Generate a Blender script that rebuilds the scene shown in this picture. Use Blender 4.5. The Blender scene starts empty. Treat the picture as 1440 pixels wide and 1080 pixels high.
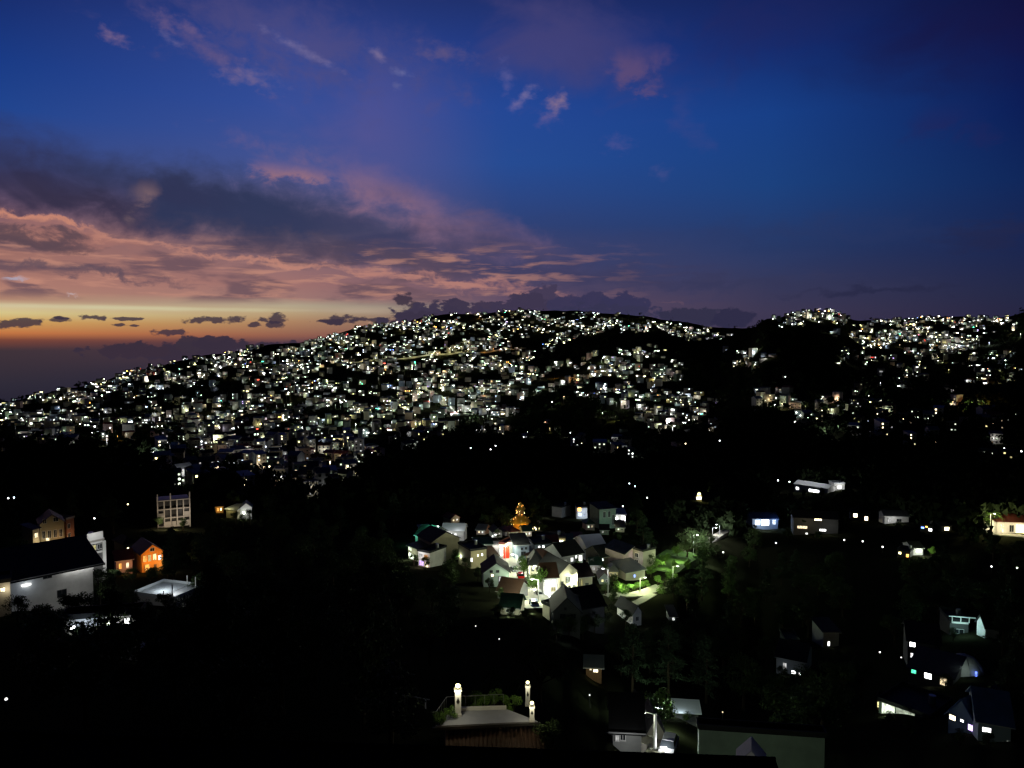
import bpy, bmesh, math, random
import numpy as np
from mathutils import Vector, Matrix
random.seed(7); rng = np.random.default_rng(7)
R = math.radians; PI = math.pi
scene = bpy.context.scene
col = scene.collection
F = 1067.0; PITCH = math.atan((540-485)/F)
cP, sP = math.cos(PITCH), math.sin(PITCH)

# ------------------------------------------------------------------ camera
cam = bpy.data.cameras.new('camera'); camo = bpy.data.objects.new('camera', cam); col.objects.link(camo)
cam.sensor_width = 36; cam.lens = F/1440*36; cam.clip_start = 0.5; cam.clip_end = 200000
camo.rotation_euler = (PI/2-PITCH, 0, 0); scene.camera = camo
scene.view_settings.view_transform = 'Standard'; scene.view_settings.look = 'None'
scene.view_settings.exposure = 0; scene.view_settings.gamma = 1
cy = scene.cycles
cy.max_bounces = 3; cy.diffuse_bounces = 1; cy.glossy_bounces = 1; cy.transmission_bounces = 2; cy.transparent_max_bounces = 4
cy.sample_clamp_indirect = 1.0; cy.sample_clamp_direct = 0
cy.use_denoising = True; cy.use_light_tree = True; cy.caustics_reflective = False; cy.caustics_refractive = False
cy.filter_width = 1.4; cy.use_adaptive_sampling = True; cy.adaptive_threshold = .02; cy.adaptive_min_samples = 20

def srgb(r, g, b):
    f = lambda c: (c/255)/12.92 if c <= 10.3 else ((c/255+0.055)/1.055)**2.4
    return (f(r), f(g), f(b), 1)
def ray(px, py):
    x, y = (px-720)/F, -(py-540)/F
    return Vector((x, cP+y*sP, -sP+y*cP))
def azel(px, py):
    d = ray(px, py); h = math.hypot(d.x, d.y)
    return math.degrees(math.atan2(d.x, d.y)), math.degrees(math.atan2(d.z, h))
def at(px, py, dist):            # point on that line of sight at a given horizontal distance
    d = ray(px, py); return d*(dist/math.hypot(d.x, d.y))
def proj(p):                     # world -> photo pixel
    dep = p[1]*cP-p[2]*sP
    if dep <= 0.01: return (-9999, -9999)
    return 720+F*p[0]/dep, 540-F*(p[1]*sP+p[2]*cP)/dep

# ------------------------------------------------------------------ terrain
DK = np.array([0, 50, 75, 130, 220, 400, 650, 1000, 1400, 1800, 2200, 2600, 3200, 4500, 8000, 60000, 150000.])
NEAR = [None, 1075, 985, 890, 800, 705, 652]
NEARC = [1180, 1080, 970, 825, 708, 652]
NEARR = [1250, 1130, 1025, 885, 735, 655]
ROWS = {   # column px : photo y of the ground at 1000,1400,1800,2200,2600 m then z beyond (3200,4500,8000)
 -500: (640, 610, 600, 605, 620, -300, -500, -760),
 0:    (618, 590, 567, 575, 590, -300, -500, -760),
 100:  (612, 577, 549, 552, 570, -300, -500, -760),
 200:  (607, 565, 532, 519, 540, -260, -420, -760),
 300:  (603, 560, 520, 499, 505, -130, -330, -760),
 400:  (600, 555, 515, 484, 490, -80, -300, -760),
 540:  (600, 551, 508, 472, 455, 30, -200, -760),
 640:  (600, 549, 504, 468, 442, 60, -200, -760),
 745:  (600, 547, 500, 480, 437, 95, -200, -760),
 800:  (600, 543, 497, 478, 438, 95, -200, -760),
 850:  (598, 532, 484, 478, 442, 95, -200, -760),
 900:  (595, 528, 475, 476, 444, 90, -200, -760),
 950:  (592, 528, 482, 475, 452, 70, -200, -760),
 1000: (585, 530, 494, 478, 461, 50, -200, -760),
 1045: (565, 510, 474, 470, 462, 50, -200, -760),
 1080: (552, 478, 450, 455, 460, 40, -200, -760),
 1120: (550, 480, 446, 441, 452, 40, -200, -760),
 1165: (552, 500, 455, 438, 446, 60, -200, -760),
 1210: (556, 520, 486, 460, 452, 50, -200, -760),
 1300: (562, 530, 500, 470, 447, 75, -200, -760),
 1400: (562, 522, 490, 466, 447, 80, -200, -760),
 1450: (560, 500, 462, 440, 440, 90, -200, -760),
 2000: (560, 500, 470, 450, 440, 90, -200, -760),
}
CPX = np.array(sorted(ROWS), float)
CAZ = np.array([azel(p, 500)[0] for p in CPX])
ZT = np.zeros((len(CPX), len(DK)))
for i, p in enumerate(sorted(ROWS)):
    r = ROWS[p]; z = [-22.]
    pc = min(max(p, 0), 1440); tt = min(max((p-745)/155, 0), 1); t2 = min(max((p-950)/130, 0), 1)
    for y, y2, y3, d in zip(NEAR[1:], NEARC, NEARR, DK[1:7]): z.append(at(pc, y+(y2-y)*tt+(y3-y2)*t2, d).z)
    for y, d in zip(r[:5], DK[7:12]): z.append(at(p, y, d).z)
    z += [r[5], r[6], r[7], -760., -760.]
    ZT[i] = z
def _sm(t): return t*t*(3-2*t)
def hgt(x, y):
    x = np.asarray(x, float); y = np.asarray(y, float)
    d = np.hypot(x, y); az = np.degrees(np.arctan2(x, y))
    az = np.clip(az, CAZ[0], CAZ[-1])
    i = np.clip(np.searchsorted(CAZ, az)-1, 0, len(CAZ)-2); j = np.clip(np.searchsorted(DK, d)-1, 0, len(DK)-2)
    u = _sm((az-CAZ[i])/(CAZ[i+1]-CAZ[i])); v = np.clip((d-DK[j])/(DK[j+1]-DK[j]), 0, 1)
    # cubic (Catmull-like, monotone enough) along the distance
    def colz(ii):
        z0, z1 = ZT[ii, j], ZT[ii, j+1]
        jm = np.clip(j-1, 0, None); jp = np.clip(j+2, None, len(DK)-1)
        h = DK[j+1]-DK[j]
        m0 = np.where(j > 0, (z1-ZT[ii, jm])/(DK[j+1]-DK[jm]), (z1-z0)/h)*h
        m1 = (ZT[ii, jp]-z0)/np.maximum(DK[jp]-DK[j], 1)*h
        lin = z1-z0
        m0 = np.clip(m0, -3*abs(lin), 3*abs(lin)); m1 = np.clip(m1, -3*abs(lin), 3*abs(lin))
        v2, v3 = v*v, v*v*v
        return (2*v3-3*v2+1)*z0+(v3-2*v2+v)*m0+(-2*v3+3*v2)*z1+(v3-v2)*m1
    z = colz(i)*(1-u)+colz(i+1)*u
    a = np.clip((d-300)/900, 0, 1)*np.clip((9000-d)/3000, 0, 1)
    n = np.sin(x*.021+np.sin(y*.013)*1.3)*np.cos(y*.017+np.sin(x*.009))*3+np.sin(x*.053+y*.031)*1.3+np.sin(x*.11-y*.07)*.6
    return z+n*a
def gz(x, y): return float(hgt(x, y))
DS = np.concatenate([np.linspace(20, 400, 400), np.geomspace(401, 4000, 900)])
def hits(P):                     # first terrain point on each line of sight (vectorised)
    P = np.asarray(P, float)
    dx = (P[:, 0]-720)/F; yy = -(P[:, 1]-540)/F; dy = cP+yy*sP; dz = -sP+yy*cP
    hh = np.hypot(dx, dy); out = np.full((len(P), 3), np.nan); done = np.zeros(len(P), bool)
    for d in DS:
        k = d/hh; X, Y, Z = dx*k, dy*k, dz*k
        g = ~done
        if not g.any(): break
        idx = np.nonzero(g)[0]; zz = hgt(X[idx], Y[idx])
        h = idx[zz >= Z[idx]]; out[h] = np.c_[X[h], Y[h], Z[h]]; done[h] = True
    return out
def hit(px, py):
    r = ray(px, py); k = DS/math.hypot(r.x, r.y); g = hgt(r.x*k, r.y*k) >= r.z*k
    if not g.any(): return Vector((float('nan'),)*3)
    i = int(np.argmax(g)); return r*float(k[i])

# ------------------------------------------------------------------ object helpers
def tag(o, label=None, cat=None, group=None, kind=None):
    if label: o['label'] = label
    if cat: o['category'] = cat
    if group: o['group'] = group
    if kind: o['kind'] = kind
    return o
def thing(name, label, cat, loc=(0, 0, 0), rz=0, group=None):
    o = bpy.data.objects.new(name, None); col.objects.link(o); o.empty_display_size = .2
    o.location = loc; o.rotation_euler = (0, 0, rz); return tag(o, label, cat, group)
class MB:
    def __init__(s): s.v = []; s.f = []; s.m = []; s.mats = []
    def mi(s, m):
        if m not in s.mats: s.mats.append(m)
        return s.mats.index(m)
    def add(s, vs, fs, m):
        o = len(s.v); s.v += [tuple(v) for v in vs]; k = s.mi(m)
        for f in fs: s.f.append(tuple(i+o for i in f)); s.m.append(k)
    def box(s, c, sz, m, rz=0, M=None):
        x, y, z = sz[0]/2, sz[1]/2, sz[2]/2
        vs = [Vector((a*x, b*y, d*z)) for a in (-1, 1) for b in (-1, 1) for d in (-1, 1)]
        if rz: q = Matrix.Rotation(rz, 3, 'Z'); vs = [q@v for v in vs]
        vs = [v+Vector(c) for v in vs]
        if M is not None: vs = [M@v for v in vs]
        s.add(vs, [(0, 1, 3, 2), (4, 6, 7, 5), (0, 4, 5, 1), (2, 3, 7, 6), (0, 2, 6, 4), (1, 5, 7, 3)], m)
    def tube(s, a, b, r0, r1, m, n=8, cap=True):
        a, b = Vector(a), Vector(b); d = (b-a).normalized()
        u = d.orthogonal().normalized(); w = d.cross(u)
        vs = []
        for p, r in ((a, r0), (b, r1)):
            for i in range(n):
                t = 2*PI*i/n; vs.append(p+u*(r*math.cos(t))+w*(r*math.sin(t)))
        fs = [(i, (i+1) % n, n+(i+1) % n, n+i) for i in range(n)]
        if cap: fs += [tuple(range(n))[::-1], tuple(range(n, 2*n))]
        s.add(vs, fs, m)
    def ball(s, c, r, m, nu=10, nv=6, sq=1):
        c = Vector(c); vs = []; fs = []
        for j in range(nv+1):
            th = PI*j/nv
            for i in range(nu):
                ph = 2*PI*i/nu
                vs.append(c+Vector((r*math.sin(th)*math.cos(ph), r*math.sin(th)*math.sin(ph), r*sq*math.cos(th))))
        for j in range(nv):
            for i in range(nu):
                a, b = j*nu+i, j*nu+(i+1) % nu
                fs.append((a, a+nu, b+nu, b))
        s.add(vs, fs, m)
    def prism(s, pts, y0, y1, m):      # outline in x,z extruded along y
        n = len(pts); vs = [(p[0], y0, p[1]) for p in pts]+[(p[0], y1, p[1]) for p in pts]
        fs = [tuple(range(n)), tuple(range(n, 2*n))[::-1]]+[(i, n+i, n+(i+1) % n, (i+1) % n) for i in range(n)]
        s.add(vs, fs, m)
    def mesh(s, name, smooth=False):
        me = bpy.data.meshes.new(name); me.from_pydata(s.v, [], s.f); me.validate()
        for m in s.mats: me.materials.append(m)
        if len(me.polygons) == len(s.m): me.polygons.foreach_set('material_index', s.m)
        if smooth: me.polygons.foreach_set('use_smooth', [True]*len(me.polygons))
        me.update(); return me
    def build(s, name, parent=None, smooth=False, loc=None):
        o = bpy.data.objects.new(name, s.mesh(name, smooth)); col.objects.link(o)
        if parent is not None: o.parent = parent
        if loc is not None: o.location = loc
        return o
def copy_tree(o, parent=None):
    c = o.copy(); col.objects.link(c)
    if parent is not None: c.parent = parent
    for ch in o.children: copy_tree(ch, c)
    return c

# ------------------------------------------------------------------ materials
def mat(name, c, rough=.8, var=.25, scale=3., bump=0., metal=0., spec=.3, wave=None, bscale=None):
    m = bpy.data.materials.new(name); m.use_nodes = True; nt = m.node_tree; N = nt.nodes; L = nt.links
    b = N['Principled BSDF']; b.inputs['Roughness'].default_value = rough; b.inputs['Metallic'].default_value = metal
    b.inputs['Specular IOR Level'].default_value = spec
    tc = N.new('ShaderNodeTexCoord'); no = N.new('ShaderNodeTexNoise'); no.inputs['Scale'].default_value = scale; no.inputs['Detail'].default_value = 4
    L.new(tc.outputs['Object'], no.inputs['Vector'])
    mx = N.new('ShaderNodeMix'); mx.data_type = 'RGBA'
    mx.inputs[6].default_value = tuple(x*(1-var) for x in c[:3])+(1,); mx.inputs[7].default_value = tuple(min(1, x*(1+var)) for x in c[:3])+(1,)
    L.new(no.outputs['Fac'], mx.inputs[0]); L.new(mx.outputs[2], b.inputs['Base Color'])
    if wave:
        w = N.new('ShaderNodeTexWave'); w.inputs['Scale'].default_value = wave; w.bands_direction = 'X'; L.new(tc.outputs['Object'], w.inputs['Vector'])
        bp = N.new('ShaderNodeBump'); bp.inputs['Strength'].default_value = .6; bp.inputs['Distance'].default_value = .04
        L.new(w.outputs['Fac'], bp.inputs['Height']); L.new(bp.outputs[0], b.inputs['Normal'])
    elif bump:
        n2 = N.new('ShaderNodeTexNoise'); n2.inputs['Scale'].default_value = bscale or scale*4; L.new(tc.outputs['Object'], n2.inputs['Vector'])
        bp = N.new('ShaderNodeBump'); bp.inputs['Strength'].default_value = bump; bp.inputs['Distance'].default_value = .05
        L.new(n2.outputs['Fac'], bp.inputs['Height']); L.new(bp.outputs[0], b.inputs['Normal'])
    return m
def emit(name, c, s, nee=False, var=.55, scale=1.5):
    m = bpy.data.materials.new(name); m.use_nodes = True; nt = m.node_tree; N = nt.nodes; L = nt.links
    N.remove(N['Principled BSDF']); e = N.new('ShaderNodeEmission'); e.inputs['Color'].default_value = (*c[:3], 1)
    tc = N.new('ShaderNodeTexCoord'); no = N.new('ShaderNodeTexNoise'); no.inputs['Scale'].default_value = scale
    L.new(tc.outputs['Object'], no.inputs['Vector'])
    mr = N.new('ShaderNodeMapRange'); mr.inputs[1].default_value = .35; mr.inputs[2].default_value = .65
    mr.inputs[3].default_value = s*(1-var); mr.inputs[4].default_value = s*(1+var)
    L.new(no.outputs['Fac'], mr.inputs[0]); L.new(mr.outputs[0], e.inputs['Strength']); L.new(e.outputs[0], N['Material Output'].inputs[0])
    m.cycles.emission_sampling = 'FRONT_BACK' if nee else 'NONE'
    return m
M = {}
def mk(k, *a, **kw): M[k] = mat(k, *a, **kw); return M[k]
mk('white_wall', (.70, .70, .68), var=.32, scale=.55, bump=.4)
mk('cream_wall', (.55, .50, .38), var=.32, scale=.55, bump=.4)
mk('grey_wall', (.32, .33, .33), var=.32, scale=.55, bump=.4)
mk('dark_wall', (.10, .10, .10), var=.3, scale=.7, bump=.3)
mk('concrete', (.38, .36, .33), var=.25, scale=.6, bump=.4)
mk('pink_wall', (.50, .38, .38), var=.32, scale=.55, bump=.4)
mk('green_wall', (.26, .34, .28), var=.32, scale=.55, bump=.4)
mk('blue_wall', (.30, .36, .45), var=.32, scale=.55, bump=.4)
mk('tan_wall', (.36, .32, .22), var=.32, scale=.55, bump=.4)
mk('orange_wall', (.80, .34, .06), var=.32, scale=.55, bump=.4)
mk('brick_wall', (.30, .14, .09), var=.3, scale=6, bump=.4)
mk('wood', (.20, .12, .06), var=.35, scale=5, bump=.3)
mk('red_cloth', (.75, .05, .02), var=.1, scale=2)
mk('roof_dark', (.016, .017, .019), rough=.8, wave=3., var=.5, scale=.7)
mk('roof_red', (.12, .03, .02), rough=.6, wave=3., var=.5, scale=.7)
mk('roof_brown', (.05, .026, .016), rough=.6, wave=3., var=.35, scale=.5)
mk('roof_green', (.02, .06, .04), rough=.6, wave=3., var=.5, scale=.7)
mk('roof_blue', (.05, .09, .22), rough=.5, wave=3., var=.5, scale=.7)
mk('roof_grey', (.11, .12, .13), rough=.5, wave=3., var=.25, scale=.5)
mk('roof_white', (.62, .66, .70), rough=.5, wave=3., var=.15, scale=.5)
mk('near_roof', (.010, .012, .024), rough=1, wave=3., var=.3, scale=.5, spec=0)
mk('frame_white', (.7, .7, .7), rough=.4, var=.05)
mk('frame_dark', (.06, .06, .06), rough=.4, var=.05)
mk('glass_dark', (.02, .025, .03), rough=.08, var=.1, spec=.6)
mk('asphalt', (.11, .105, .09), rough=.8, var=.3, scale=1.2, bump=.3)
mk('pavement', (.36, .35, .31), rough=.85, var=.2, scale=1.5, bump=.3)
mk('tile', (.30, .31, .36), rough=.6, var=.15, scale=1.5)
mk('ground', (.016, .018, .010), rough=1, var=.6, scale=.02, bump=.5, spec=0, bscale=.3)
mk('grass', (.05, .10, .02), rough=.9, var=.5, scale=3, bump=.5, spec=.1)
mk('bark', (.05, .038, .026), rough=.95, var=.4, scale=6, bump=.5, spec=.1)
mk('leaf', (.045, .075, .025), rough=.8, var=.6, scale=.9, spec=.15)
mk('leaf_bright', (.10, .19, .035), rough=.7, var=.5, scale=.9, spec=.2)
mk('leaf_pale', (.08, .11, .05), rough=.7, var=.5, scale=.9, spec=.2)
mk('needle', (.030, .05, .028), rough=.85, var=.5, scale=.9, spec=.1)
mk('forest_leaf', (.022, .034, .016), rough=1, var=.6, scale=.05, spec=0)
mk('gold_leaf', (.45, .28, .04), rough=.7, var=.3, scale=1, spec=.2)
mk('steel', (.35, .36, .37), rough=.35, var=.1, metal=.8)
mk('pole_grey', (.45, .46, .47), rough=.6, var=.15, scale=2)
mk('pole_white', (.78, .78, .78), rough=.5, var=.1, scale=2)
mk('black_paint_and_shade', (.015, .015, .015), rough=.4, var=.2)
mk('car_red', (.55, .02, .015), rough=.25, var=.05, spec=.5)
mk('car_white', (.72, .72, .72), rough=.25, var=.05, spec=.5)
mk('car_grey', (.22, .23, .25), rough=.25, var=.05, spec=.5)
mk('car_blue', (.05, .09, .28), rough=.25, var=.05, spec=.5)
mk('rubber', (.02, .02, .02), rough=.9, var=.2)
mk('canvas', (.72, .74, .72), rough=.8, var=.12, scale=2)
mk('skin_dim', (.35, .22, .16), rough=.6, var=.1)
mk('cloud_deck', (.46, .40, .46), rough=1, var=.25, scale=.0006, spec=0)
COOL = (1, 1, .97); WARM = (1, .80, .48); GREENW = (.86, 1, .74); YEL = (1, .9, .38); BLUEW = (.72, .84, 1)
ORG = (1, .42, .08); RED = (1, .07, .04); BLU = (.15, .25, 1); GRN = (.1, 1, .5); VIO = (.62, .4, 1)
def me_(k, *a, **kw): M[k] = emit(k, *a, **kw)
for nm, c in (('cool', COOL), ('warm', WARM), ('greenish', GREENW), ('yellow', YEL), ('bluish', BLUEW), ('orange', ORG), ('red', RED), ('blue', BLU), ('green', GRN), ('violet', VIO)):
    me_('lit_'+nm+'_dim', c, .45); me_('lit_'+nm, c, 1.6); me_('lit_'+nm+'_strong', c, 6.); me_('lit_'+nm+'_fierce', c, 22.)
# ------------------------------------------------------------------ sky (world shader, direction based)
w = bpy.data.worlds.new('World'); scene.world = w; w.use_nodes = True
nt = w.node_tree; WN = nt.nodes; WL = nt.links
for n in list(WN): WN.remove(n)
def wm(op, *a):
    n = WN.new('ShaderNodeMath'); n.operation = op
    for i, x in enumerate(a):
        if isinstance(x, (int, float)): n.inputs[i].default_value = x
        else: WL.new(x, n.inputs[i])
    return n.outputs[0]
def wrange(x, a, b, c=0., d=1., smooth=True):
    n = WN.new('ShaderNodeMapRange'); n.interpolation_type = 'SMOOTHSTEP' if smooth else 'LINEAR'
    WL.new(x, n.inputs[0])
    for i, q in enumerate((a, b, c, d)): n.inputs[i+1].default_value = q
    return n.outputs[0]
def wmix(f, a, b):
    n = WN.new('ShaderNodeMix'); n.data_type = 'RGBA'
    for i, x in ((0, f), (6, a), (7, b)):
        if isinstance(x, (tuple, float, int)): n.inputs[i].default_value = x
        else: WL.new(x, n.inputs[i])
    return n.outputs[2]
tc = WN.new('ShaderNodeTexCoord'); sx = WN.new('ShaderNodeSeparateXYZ'); WL.new(tc.outputs['Generated'], sx.inputs[0])
az = wm('MULTIPLY', wm('ARCTAN2', sx.outputs[0], sx.outputs[1]), 57.29578)
el = wm('MULTIPLY', wm('ARCSINE', sx.outputs[2]), 57.29578)
cmb = WN.new('ShaderNodeCombineXYZ'); WL.new(az, cmb.inputs[0]); WL.new(el, cmb.inputs[1])
RAMPS = [(0, [(-40, (23, 39, 100)), (80, (25, 58, 132)), (150, (32, 68, 142)), (230, (59, 74, 128)), (330, (150, 104, 98)), (400, (172, 122, 110)), (420, (176, 132, 112)), (431, (210, 190, 150)), (440, (214, 196, 136)), (452, (208, 160, 92)), (468, (196, 118, 68)), (478, (120, 68, 56)), (492, (64, 51, 58)), (540, (47, 43, 56)), (575, (36, 34, 50))]),
 (400, [(-40, (32, 47, 108)), (60, (45, 69, 142)), (150, (52, 78, 152)), (240, (69, 84, 144)), (320, (110, 95, 112)), (400, (160, 114, 110)), (418, (160, 120, 114)), (430, (180, 166, 140)), (440, (184, 158, 122)), (452, (174, 132, 98)), (472, (146, 94, 78)), (482, (84, 60, 72)), (520, (50, 44, 62)), (560, (34, 32, 50))]),
 (720, [(-40, (30, 41, 92)), (60, (33, 57, 128)), (150, (36, 71, 148)), (230, (38, 75, 146)), (320, (48, 65, 116)), (390, (78, 70, 100)), (430, (98, 78, 100)), (460, (84, 72, 92)), (500, (50, 44, 64))]),
 (1080, [(-40, (17, 29, 80)), (70, (20, 45, 112)), (160, (24, 63, 134)), (260, (28, 65, 126)), (350, (39, 57, 102)), (400, (54, 56, 88)), (440, (62, 56, 82)), (470, (56, 50, 74)), (500, (40, 36, 54))]),
 (1440, [(-40, (12, 14, 50)), (60, (14, 22, 74)), (150, (12, 29, 86)), (250, (16, 39, 90)), (350, (27, 38, 78)), (410, (36, 40, 70)), (450, (40, 38, 64)), (500, (30, 28, 46))])]
RAZ = [azel(p, 300)[0] for p, _ in RAMPS]
FE = []      # features in painting order
def blob(px, py, rx, ry, rot, colr, op, soft, nz=None, amp=1.5, warp=True):
    a0, e0 = azel(px, py); ax = abs(azel(px+rx, py)[0]-azel(px-rx, py)[0])/2; ey = abs(azel(px, py+ry)[1]-azel(px, py-ry)[1])/2
    g = 1+amp*.33; wa, we = (2.6, .7) if warp else (0, 0); cr, sr = abs(math.cos(R(rot))), abs(math.sin(R(rot)))
    FE.append(('b', (a0-(ax*cr+ey*sr)*g-wa, a0+(ax*cr+ey*sr)*g+wa, e0-(ey*cr+ax*sr)*g-we, e0+(ey*cr+ax*sr)*g+we), (a0, e0, ax, ey, rot, colr, op, soft, nz, amp, warp)))
def streaks(y0, y1, x1, nz, lo, hi, colr, op):
    e0, e1 = azel(300, y1)[1], azel(300, y0)[1]; am = azel(x1, 400)[0]
    FE.append(('s', (-60, am+10, e0-.4, e1+.4), (e0, e1, am, nz, lo, hi, colr, op)))
# high thin mauve veils
blob(530, 190, 190, 200, 0, (100, 88, 142), .5, 1.3, 'nB', 1.)
blob(400, 50, 330, 90, -12, (84, 78, 126), .6, 1.2, 'nP', 1.8)
blob(800, 60, 260, 90, -14, (76, 70, 118), .6, 1.2, 'nB', 2.2)
blob(1080, 40, 280, 80, 12, (34, 38, 92), .5, 1.2, 'nB', 1.6)
blob(1380, 40, 300, 100, 0, (24, 20, 62), .6, 1.2, 'nB', 1.)
blob(890, 100, 36, 44, 60, (104, 80, 116), .6, 1., 'nP', 2.)
blob(960, 170, 22, 60, 10, (62, 70, 132), .35, 1.2, 'nP', 1.2)
blob(1350, 170, 90, 40, 0, (34, 36, 88), .5, 1.2, 'nP', 1.2)
# big dark bank and its pink upper fringe
blob(540, 276, 260, 52, -16, (140, 106, 128), .8, 1.4, 'nP', 1.5)
blob(400, 244, 90, 15, -10, (166, 118, 122), .65, 1.3, 'nP', 1.4)
blob(620, 330, 210, 52, -14, (112, 88, 112), .7, 1.1, 'nS', 1.8)
blob(20, 246, 300, 96, -6, (46, 45, 74), .95, 1., 'nB', 1.)
blob(110, 285, 260, 46, -4, (50, 46, 70), .9, .8, 'nB', 1.2)
blob(340, 298, 330, 74, -8, (46, 55, 88), .97, .8, 'nB', .6)
blob(230, 268, 160, 34, -4, (48, 52, 84), .85, .9, 'nB', 1.2)
blob(570, 350, 260, 46, -9, (56, 60, 94), .85, .9, 'nS', 1.2)
blob(860, 360, 330, 60, -3, (52, 62, 104), .6, 1.4, 'nS', 1.)
blob(800, 388, 320, 36, -3, (58, 58, 92), .7, 1.1, 'nS2', 1.5)
blob(188, 276, 50, 28, 22, (128, 102, 106), .8, 1.1, 'nP', 1.6)
# pink and mauve bars below the bank
streaks(322, 424, 640, 'nS', .44, .62, (100, 78, 90), .8)
streaks(322, 420, 800, 'nS2', .48, .72, (200, 142, 122), .62)
blob(30, 308, 170, 9, -10, (208, 140, 116), .9, 1., 'nS2', 1.4)
blob(90, 332, 200, 16, -9, (170, 116, 106), .7, 1., 'nS2', 1.6)
blob(50, 336, 120, 14, -5, (88, 70, 80), .85, .8, 'nS', 1.2)
blob(150, 388, 260, 9, -4, (92, 76, 90), .8, 1., 'nS2', 1.8)
blob(340, 362, 330, 8, -6, (192, 134, 118), .75, 1., 'nS2', 1.6)
blob(430, 345, 200, 26, -8, (70, 64, 86), .6, 1.1, 'nS', 1.6)
blob(620, 396, 240, 9, -7, (178, 124, 116), .75, 1.1, 'nS2', 1.4)
blob(8, 390, 30, 8, -4, (172, 168, 188), .8, 1., 'nS2', .8)
blob(74, 405, 16, 4, 0, (190, 172, 176), .7, 1., 'nS2', .5)
blob(720, 416, 240, 5, -4, (142, 102, 106), .5, 1., 'nS2', 1.4)
blob(1130, 330, 330, 34, -2, (42, 54, 96), .55, 1.3, 'nS', 1.2)
blob(1040, 398, 280, 16, -1, (52, 54, 86), .6, 1.2, 'nS2', 1.4)
blob(1200, 410, 160, 9, 0, (36, 38, 66), .6, 1., 'nS2', 1.2)
blob(1400, 330, 120, 26, 0, (36, 38, 70), .5, 1., 'nS2', 1.4)
for x, y, a, b, r, k in ((162, 54, 24, 10, -18, (150, 118, 140)), (250, 34, 40, 10, -6, (118, 96, 132)), (240, 56, 20, 7, -20, (112, 104, 148)), (296, 74, 90, 16, -28, (96, 84, 130)), (350, 108, 46, 16, -8, (116, 104, 146)), (424, 70, 60, 8, -22, (118, 110, 154)), (530, 76, 16, 7, -25, (128, 114, 150)), (566, 102, 14, 6, -10, (118, 118, 164)), (558, 122, 9, 6, 0, (102, 104, 152)), (626, 74, 44, 14, -5, (98, 86, 126)), (712, 110, 11, 24, 15, (92, 92, 150)), (740, 134, 18, 9, 25, (130, 118, 158)), (728, 146, 16, 9, 25, (108, 102, 154)), (782, 147, 18, 15, 30, (148, 120, 138)), (770, 166, 16, 14, 0, (92, 88, 146)), (868, 202, 22, 12, 0, (78, 82, 144)), (930, 242, 14, 9, 0, (72, 80, 138))):
    blob(x, y, a*1.35, b*1.4, r, k, .72, 1.5, 'nF', 1.7, False)
# pale gap and small dark clouds over the sunset
blob(190, 433, 360, 5, 0, (212, 208, 168), .6, 1., 'nS2', .5, False)
blob(500, 437, 120, 9, 0, (186, 166, 146), .6, 1.2, 'nS2', .8, False)
for x, y, a, b in ((22, 455, 44, 7), (78, 450, 18, 4), (130, 446, 20, 4), (84, 447, 12, 2), (182, 448, 26, 2.4), (242, 467, 32, 4.5), (308, 450, 44, 5), (356, 456, 12, 4), (388, 448, 16, 7), (386, 457, 14, 5), (372, 450, 10, 4), (474, 450, 22, 7), (478, 452, 32, 4), (528, 450, 32, 4), (165, 457, 9, 2), (190, 458, 10, 2), (566, 422, 14, 9), (580, 434, 10, 12)):
    blob(x, y, a*1.1, b*1.1, 0, (60, 50, 66), .9, .45, 'nF', 2.2, False)
# cloud heads standing on the horizon
for x, y, a, b, k in ((330, 494, 190, 14, (60, 50, 66)), (270, 484, 26, 12, (62, 52, 66)), (300, 482, 30, 10, (60, 50, 66)), (190, 492, 60, 10, (62, 50, 64)), (610, 448, 60, 22, (66, 58, 80)), (640, 436, 28, 14, (64, 56, 78)), (606, 440, 20, 12, (66, 58, 80)), (590, 458, 60, 20, (62, 54, 74)), (700, 436, 50, 12, (68, 58, 80)), (762, 422, 30, 20, (70, 62, 88)), (740, 426, 30, 14, (66, 58, 82)), (735, 440, 60, 20, (66, 58, 82)), (800, 430, 32, 16, (62, 58, 88)), (836, 428, 30, 16, (60, 57, 88)), (880, 432, 38, 18, (58, 56, 88)), (850, 446, 90, 18, (58, 56, 84)), (975, 446, 50, 14, (54, 52, 76)), (1030, 448, 30, 13, (50, 48, 74)), (560, 472, 50, 12, (64, 54, 70))):
    blob(x, y, a*1.05, b*1.1, 0, (k[0]-4, k[1]-4, k[2]-4), .97, .22, 'nF', 1.3, False)
NZ = {'nS': (.15, 1, 4.4, -3, 4, .5, 3, .3), 'nS2': (.26, 1, 6.5, 2, 4, .55, 9, .2), 'nP': (.42, 1, 1.5, 0, 5, .6, 5, .2), 'nF': (1.1, 1, 1.6, 0, 3, .55, 2, 0), 'nB': (.10, 1, 1.6, 20, 4, .55, 7, .5)}
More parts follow.
